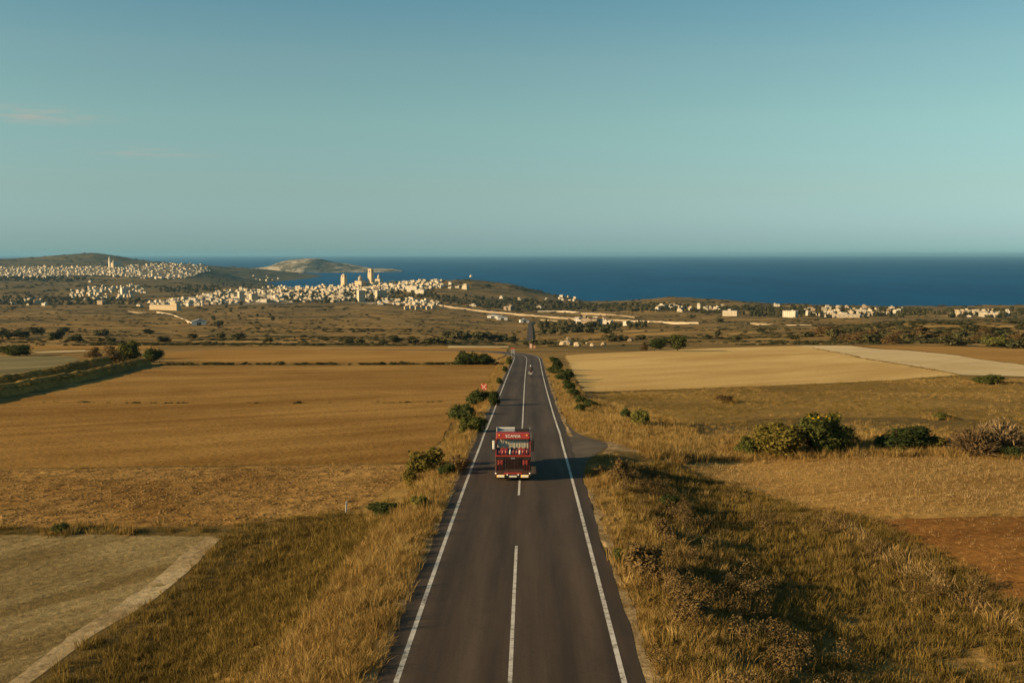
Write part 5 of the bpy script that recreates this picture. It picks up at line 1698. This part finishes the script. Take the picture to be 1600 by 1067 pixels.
PLAIN = [house_mesh(i, True) for i in range(14)]
HS = []        # every house spot: position, mesh, scale, rotation, label, group
def in_poly(px, py, poly):
    return bool(pip(np.array([[px, py]]), poly)[0])
def cluster(poly, n, gap, label, group, kmin=0.42, kmax=0.85, rot=-0.45, ymin=1500):
    r = random.Random(len(label) * 31 + n)
    xs = [p[0] for p in poly]; ys = [p[1] for p in poly]
    got, tries = [], 0
    while len(got) < n and tries < n * 14:
        tries += 1
        x, y = r.uniform(min(xs), max(xs)), r.uniform(min(ys), max(ys))
        if not in_poly(x, y, poly) or any(abs(x - a) < gap and abs(y - b) < gap * 0.45 for a, b in got):
            continue
        p = unproj(x, y, ymin)
        if p.z < 1.5:
            continue
        got.append((x, y))
        HS.append((p, r.randrange(len(HOUSE)), r.uniform(kmin, kmax), rot + r.choice((0, math.pi / 2)) + r.gauss(0, .18), label, group))
cluster([(0, 419), (60, 417), (110, 418), (112, 432), (60, 435), (0, 433)], 170, 2.0, 'small cream house in the hill village at far left, left of the twin towers', 'houses of the hill village')
cluster([(108, 418), (165, 417), (215, 417), (222, 434), (150, 431), (108, 430)], 160, 2.0, 'small cream house in the hill village around the twin towered church', 'houses of the hill village')
cluster([(205, 414), (260, 412), (318, 413), (330, 424), (300, 434), (250, 437), (205, 434)], 210, 2.0, 'small cream house in the hill village right of the twin towers', 'houses of the hill village')
cluster([(104, 455), (150, 449), (215, 444), (232, 458), (190, 469), (110, 468)], 80, 2.8, 'pale house in the quarter below the hill village', 'houses below the hill village')
cluster([(0, 470), (72, 469), (76, 477), (0, 478)], 9, 7.0, 'pale farmhouse on the plain at the left edge', 'farmhouses at the left edge')
cluster([(395, 432), (432, 431), (438, 439), (400, 440)], 8, 5.0, 'small white house by the bay', 'houses by the bay')
cluster([(232, 474), (300, 466), (345, 456), (395, 452), (405, 472), (320, 478), (240, 479)], 190, 2.2, 'cream house at the left end of the coastal town', 'houses of the coastal town')
cluster([(380, 452), (450, 447), (520, 444), (530, 468), (470, 474), (390, 473)], 230, 2.2, 'cream house in the left half of the coastal town', 'houses of the coastal town')
cluster([(515, 444), (560, 441), (610, 437), (670, 436), (700, 440), (690, 450), (620, 456), (560, 470), (520, 474)], 330, 2.0, 'cream house around the square towers of the coastal town', 'houses of the coastal town')
cluster([(580, 470), (650, 468), (690, 474), (680, 480), (590, 477)], 50, 2.8, 'cream house in the front row of the coastal town', 'houses of the coastal town')
cluster([(870, 463), (895, 464), (903, 470), (880, 471)], 7, 5.0, 'white house at the tip of the terraced hill by the sea', 'houses at the tip of the hill')
cluster([(1020, 480), (1085, 478), (1130, 481), (1128, 489), (1025, 487)], 22, 5.0, 'white villa among the trees left of the long white building', 'villas right of the road', 0.5, 0.8)
cluster([(1258, 486), (1330, 483), (1412, 484), (1412, 493), (1330, 496), (1262, 495)], 44, 4.5, 'white villa among the trees around the terraced villa', 'villas near the coast at right', 0.5, 0.8)
cluster([(1486, 489), (1560, 487), (1582, 492), (1560, 496), (1490, 495)], 26, 4.5, 'white villa among the trees at the right edge', 'villas near the coast at right', 0.5, 0.8)
cluster([(690, 446), (720, 444), (724, 452), (692, 452)], 5, 6.0, 'white house among trees on the slope below the windmill', 'houses below the windmill')
singles = [(142, 441, 1.3, 'lone pale house on the slope below the hill village'), (728, 452, 1.5, 'white house right of the town on the slope below the windmill'), (785, 467, 1.4, 'pale house below the terraced hill, left of two'),
           (813, 471, 1.7, 'white house below the terraced hill, right of two'), (855, 470, 1.3, 'long pale house at the foot of the terraced hill'), (738, 479, 1.2, 'pale house behind the long stone wall on its left part'),
           (797, 485, 1.5, 'cream house behind the middle of the long stone wall'), (844, 484, 1.0, 'small white house at the edge of the woods behind the stone wall'), (1238, 496, 1.4, 'lone white house between the villas at right'),
           (905, 507, 1.3, 'left house of the pale group behind the far road'), (918, 508, 1.6, 'tallest house of the pale group behind the far road'), (933, 508, 1.4, 'right house of the pale group behind the far road'), (946, 507, 1.2, 'last low house of the pale group behind the far road'),
           (983, 508, 0.9, 'small white hut right of the pale group behind the far road'), (1212, 479, 1.0, 'lone white house on the brow of the coast'), (218, 480, 1.0, 'lone house left of the sandy walled building'), (160, 476, 1.2, 'lone sandy house on the plain at left')]
for x, y, k, lab in singles:
    HS.append((unproj(x, y, 1000), int(x) % len(HOUSE), k * 0.72, -0.35 - (x % 3) * .15, lab, None))
ORD1 = ['', 'first', 'second', 'third', 'fourth', 'fifth', 'sixth', 'seventh', 'eighth', 'ninth', 'tenth', 'eleventh', 'twelfth', 'thirteenth', 'fourteenth', 'fifteenth', 'sixteenth', 'seventeenth', 'eighteenth', 'nineteenth']
TENS = ['', '', 'twenty', 'thirty', 'forty', 'fifty', 'sixty', 'seventy', 'eighty', 'ninety', 'hundred']
def ordinal(n):
    if n < 20: return ORD1[n]
    if n % 10 == 0: return TENS[n // 10].rstrip('y') + ('ieth' if n < 100 else 'th')
    return TENS[n // 10] + '-' + ORD1[n % 10]
order = sorted(range(len(HS)), key=lambda i: -(pxm(HS[i][0]) * HS[i][2] + (5 if HS[i][5] is None else 0)))
_by = {}
for i in order[:285]:
    _by.setdefault(HS[i][4], []).append(i)
_lab = {}
for lb, ids in _by.items():
    ids.sort(key=lambda i: HS[i][0].x / HS[i][0].y)
    for n_, i in enumerate(ids):
        zt = max(v.co.z for v in HOUSE[HS[i][1]].vertices)
        look = 'low' if zt < 7.2 else ('tall' if zt > 11.5 else 'two storey')
        _lab[i] = lb if len(ids) == 1 else '%s %s, %s from left' % (look, lb.replace('small ', '').replace('house in the ', 'house in ').replace(' at far left, left of', ' left of'), ordinal(n_ + 1))
for i in order[:285]:
    p, hm, k, rz, lab, grp = HS[i]
    lab = _lab[i]
    o = link('house', HOUSE[hm])
    o.location = p; o.scale = (k, k, k); o.rotation_euler = (0, 0, rz)
    tag(o, lab, 'house', grp)
rest = bmesh.new()
for i in order[285:]:
    p, hm, k, rz, lab, grp = HS[i]
    n0 = len(rest.verts)
    rest.from_mesh(PLAIN[hm])
    rest.verts.ensure_lookup_table()
    Mx = Matrix.Translation(p) @ Matrix.Rotation(rz, 4, 'Z') @ Matrix.Scale(k, 4)
    for v in rest.verts[n0:]:
        v.co = Mx @ v.co
me = bpy.data.meshes.new('distant_houses'); rest.to_mesh(me); rest.free()
me.materials.append(M['wall']); me.materials.append(M['window'])
tag(link('distant_houses', me), 'mass of the farthest small houses of the hill village', 'houses', kind='stuff')

def windows(parent, x0, x1, y, z0, z1, nx, nz, mat='window', w=0.9, h=1.4):
    for i in range(nx):
        for j in range(nz):
            x = x0 + (x1 - x0) * (i + .5) / nx; z = z0 + (z1 - z0) * (j + .5) / nz
            MB().box(x - w / 2, x + w / 2, y - .06, y + .06, z - h / 2, z + h / 2).build('window', M[mat], parent)

def twin_church():
    b = unproj(175, 419, 3000); s = pxm(b)
    e = empty('church', b, -0.5); u = 1 / s
    tag(e, 'sandy church with two tall slender towers above the hill village', 'church')
    MB().box(-4.2 * u, 4.2 * u, -1 * u, 16 * u, -8, 6.5 * u).build('nave', M['wall'], e)
    MB().prism([(-4.0 * u, 6.5 * u), (0, 9.0 * u), (4.0 * u, 6.5 * u)], -0.8 * u, 15.8 * u, 'y').build('roof', M['roof'], e)
    for x, h in ((-4.2 * u, 18.0 * u), (4.6 * u, 12.5 * u)):
        t = MB().box(x - 1.3 * u, x + 1.3 * u, -2.2 * u, 0.4 * u, -8, h * 0.62).box(x - 1.0 * u, x + 1.0 * u, -1.9 * u, 0.1 * u, h * 0.62, h * 0.86).build('tower', M['wall'], e)
        MB().lathe([(0.95 * u, h * 0.86), (0.8 * u, h * 0.93), (0.3 * u, h), (0.02 * u, h * 1.06)], (x, -0.9 * u, 0), 'z', 10).build('spire', M['wall'], t)
        MB().box(x - 0.35 * u, x + 0.35 * u, -1.93 * u, -1.88 * u, h * 0.67, h * 0.80).build('belfry_opening', M['window'], t)
    MB().box(-0.6 * u, 0.6 * u, -1.03 * u, -0.98 * u, 0, 2.4 * u).build('door', M['window'], e)
twin_church()

def tower(px, py, wpx, hpx, label, cap):
    b = unproj(px, py, 2000); s = pxm(b); u = 1 / s
    e = empty('tower', b, -0.5)
    tag(e, label, 'tower')
    w = wpx * u * 0.36; h = hpx * u
    b1 = MB().box(-w, w, -w, w, -6, h * 0.72, 0, w * 0.05).build('shaft', M['sandstone'], e)
    b2 = MB().box(-w * .86, w * .86, -w * .86, w * .86, h * .72, h * (0.98 if cap else 0.9)).build('belfry', M['sandstone'], e)
    MB().box(-w * 1.03, w * 1.03, -w * 1.03, w * 1.03, h * .70, h * .73).build('cornice', M['sandstone'], e)
    for a in (0, math.pi / 2):
        q = MB().box(-w * .28, w * .28, -w * .90, w * .90, h * .77, h * .90).build('opening', M['window'], b2)
        q.rotation_euler = (0, 0, a)
    if cap:
        MB().box(-w * .95, w * .95, -w * .95, w * .95, h * .98, h).build('parapet', M['sandstone'], b2)
    else:
        MB().lathe([(w * .8, h * .9), (w * .7, h * .95), (w * .35, h * .99), (w * .05, h * 1.02)], (0, 0, 0), 'z', 14).build('dome', M['wall'], b2)
tower(579.5, 446, 10, 26, 'tall square sandy tower on the ridge of the coastal town', True)
tower(537.5, 449, 10, 21, 'shorter square tower left of the tall one in the coastal town', False)

def domed_church(px, py, wpx, hpx, label):
    b = unproj(px, py, 2000); u = 1 / pxm(b)
    e = empty('church', b, -0.5)
    tag(e, label, 'church')
    w, h = wpx * u / 2, hpx * u
    MB().box(-w, w, -w * .9, w * 1.2, -5, h * .5).build('nave', M['sandstone'], e)
    d = MB().lathe([(w * .55, h * .5), (w * .55, h * .68), (w * .5, h * .8), (w * .34, h * .92), (w * .08, h)], (0, 0, 0), 'z', 16).build('dome', M['wall'], e, 0, True)
    MB().tube([(0, 0, h), (0, 0, h * 1.1)], w * .04, 6).build('finial', M['sandstone'], d)
    windows(e, -w * .8, w * .8, -w * .9, 0, h * .45, 3, 1)
domed_church(563, 447, 13, 16, 'domed church between the two square towers')
domed_church(592, 443, 9, 14, 'small domed church right of the tall square tower')

def block(name, px, py, wpx, hpx, dpth, label, rz=0.45, mat='wall', nz=4, roof=None, cat='building', ymin=1500, nx=5):
    b = unproj(px, py, ymin); u = 1 / pxm(b)
    e = empty(name, b, rz)
    tag(e, label, cat)
    w, h = wpx * u / 2, hpx * u
    d = dpth * u
    MB().box(-w, w, 0, d, -5, h).build('wall', M[mat], e)
    rf = MB().box(-w - .2, w + .2, -.2, d + .2, h, h + .5).build('roof', M[roof or 'roof'], e)
    MB().box(-w * .3, w * .1, d * .3, d * .7, h + .5, h + 3).build('stair_head', M[mat], rf)
    windows(e, -w * .95, w * .95, 0, 0.5, h, nx, nz)
    for j in range(nz):
        for i in range(3):
            y = d * (i + .5) / 3; z = .5 + (h - .5) * (j + .5) / nz
            MB().box(-w - .06, -w + .06, y - .45, y + .45, z - .7, z + .7).build('window', M['window'], e)
    return e
block('apartment_block', 566, 472, 11, 18, 9, 'tall pale apartment block in the lower coastal town, shaded on its right', 0.55)
block('apartment_block', 597, 466, 16, 12, 10, 'long shaded apartment block right of the tall pale one', 0.5, nz=3)
block('apartment_block', 398, 472, 10, 13, 12, 'apartment block with shaded side at the front of the coastal town', 0.6, nz=3)
block('apartment_block', 378, 470, 8, 14, 8, 'slim pale apartment block left of the shaded one at the front', 0.6, nz=3)
block('public_building', 642, 456, 20, 9, 10, 'large cream building right of the towers in the coastal town', -0.4, 'wall', 2)
block('public_building', 655, 460, 16, 7, 8, 'long low cream building below the large cream one', -0.4, 'wall', 2)
block('apartment_block', 196, 463, 10, 13, 9, 'grey apartment block below the hill village', 0.7, nz=3)
block('white_building', 1140, 494, 22, 8, 9, 'long white building with flat roof right of the road near the coast', -0.35, 'wall', 1, nx=4)
block('terraced_villa', 1322, 499, 40, 5, 10, 'lower storey of the wide terraced villa near the coast', -0.25, 'wall', 1, nx=6)
block('terraced_villa', 1346, 494, 14, 10, 8, 'upper block of the wide terraced villa near the coast', -0.25, 'wall', 2, nx=3)
block('house_with_red_roof', 60, 475, 12, 6, 7, 'sandy house with reddish roof at the left edge of the plain', 0.5, 'sandstone', 1, 'terracotta', 'house', nx=3)
for i in range(6):
    block('house_with_red_roof', 636 + i * 8.5, 483.5 - (i % 2), 7, 4.5, 5, 'small reddish house in front of the coastal town, %s of the row from the left' % ['first', 'second', 'third', 'fourth', 'fifth', 'sixth'][i], 0.4, 'sandstone', 1, 'terracotta', 'house', nx=2)['group'] = 'row of reddish houses'

def walled_building():
    b = unproj(262, 485, 1200); u = 1 / pxm(b)
    e = empty('walled_building', b, -0.28)
    tag(e, 'long sandy windowless building with a raised end on the plain', 'building')
    MB().box(-33 * u, 16 * u, 0, 12 * u, -6, 8.0 * u).build('wall', M['sandstone'], e)
    MB().box(6 * u, 15.5 * u, .5 * u, 11 * u, 8.0 * u, 11.5 * u).build('raised_end', M['sandstone'], e)
    MB().box(9 * u, 13 * u, 1 * u, 8 * u, 11.5 * u, 13.8 * u).build('turret', M['sandstone'], e)
    MB().box(-33.2 * u, 16.2 * u, -.15 * u, 12.2 * u, 7.6 * u, 8.1 * u).build('cornice', M['sandstone'], e)
walled_building()

def shed(px, py, wpx, hpx, label, rz):
    b = unproj(px, py, 900); u = 1 / pxm(b)
    e = empty('shed', b, rz)
    tag(e, label, 'shed')
    w, h = wpx * u / 2, hpx * u
    MB().box(-w, w, 0, w * 1.4, -3, h * .6).build('wall', M['white'], e)
    MB().prism([(-w * 1.04, h * .6), (0, h), (w * 1.04, h * .6)], -.3, w * 1.4 + .3, 'y').build('roof', M['grey'], e)
    MB().box(-w * .3, w * .3, -.05, .05, 0, h * .45).build('door', M['window'], e)
shed(311, 508, 22, 9, 'white shed with pale roof at the end of the lane below the sandy building', 0.3)
shed(785, 500, 16, 7, 'white shed with grey roof left of the far road', 0.1)
shed(770, 497, 18, 6, 'grey roofed shed behind the white one left of the far road', -0.1)
shed(820, 504, 14, 6, 'small white shed beside the far road', 0.2)

def windmill():
    b = unproj(736, 434.5, 2500); u = 1 / pxm(b)
    e = empty('windmill', b)
    tag(e, 'small white windmill tower on the top of the terraced hill', 'windmill')
    MB().lathe([(3.6 * u, -1 * u), (3.0 * u, 0), (2.0 * u, 4 * u)], (0, 0, 0), 'z', 16).build('tower', M['wall'], e, 0, True)
    MB().lathe([(2.2 * u, 4 * u), (0.1 * u, 6 * u)], (0, 0, 0), 'z', 16).build('cap', M['grey'], e)
    MB().box(-.5 * u, .5 * u, -2.75 * u, -2.6 * u, 0.4 * u, 2 * u).build('door', M['window'], e)
windmill()

# ------------------------------------------------------------------ evening haze over land and sea
def haze_box():
    o = MB().box(-82000, 82000, -300, 71000, -12, 178).build('haze', [])
    t = NT('evening haze')
    v = t.n('ShaderNodeVolumePrincipled')
    v.inputs['Color'].default_value = (0.22, 0.47, 0.66, 1)
    v.inputs['Density'].default_value = 2.8e-5
    v.inputs['Anisotropy'].default_value = 0.1
    t.l(v.outputs[0], t.out.inputs['Volume'])
    o.data.materials.append(t.mat)
    tag(o, 'thin bluish evening haze over the land and the sea', 'haze', kind='stuff')
haze_box()
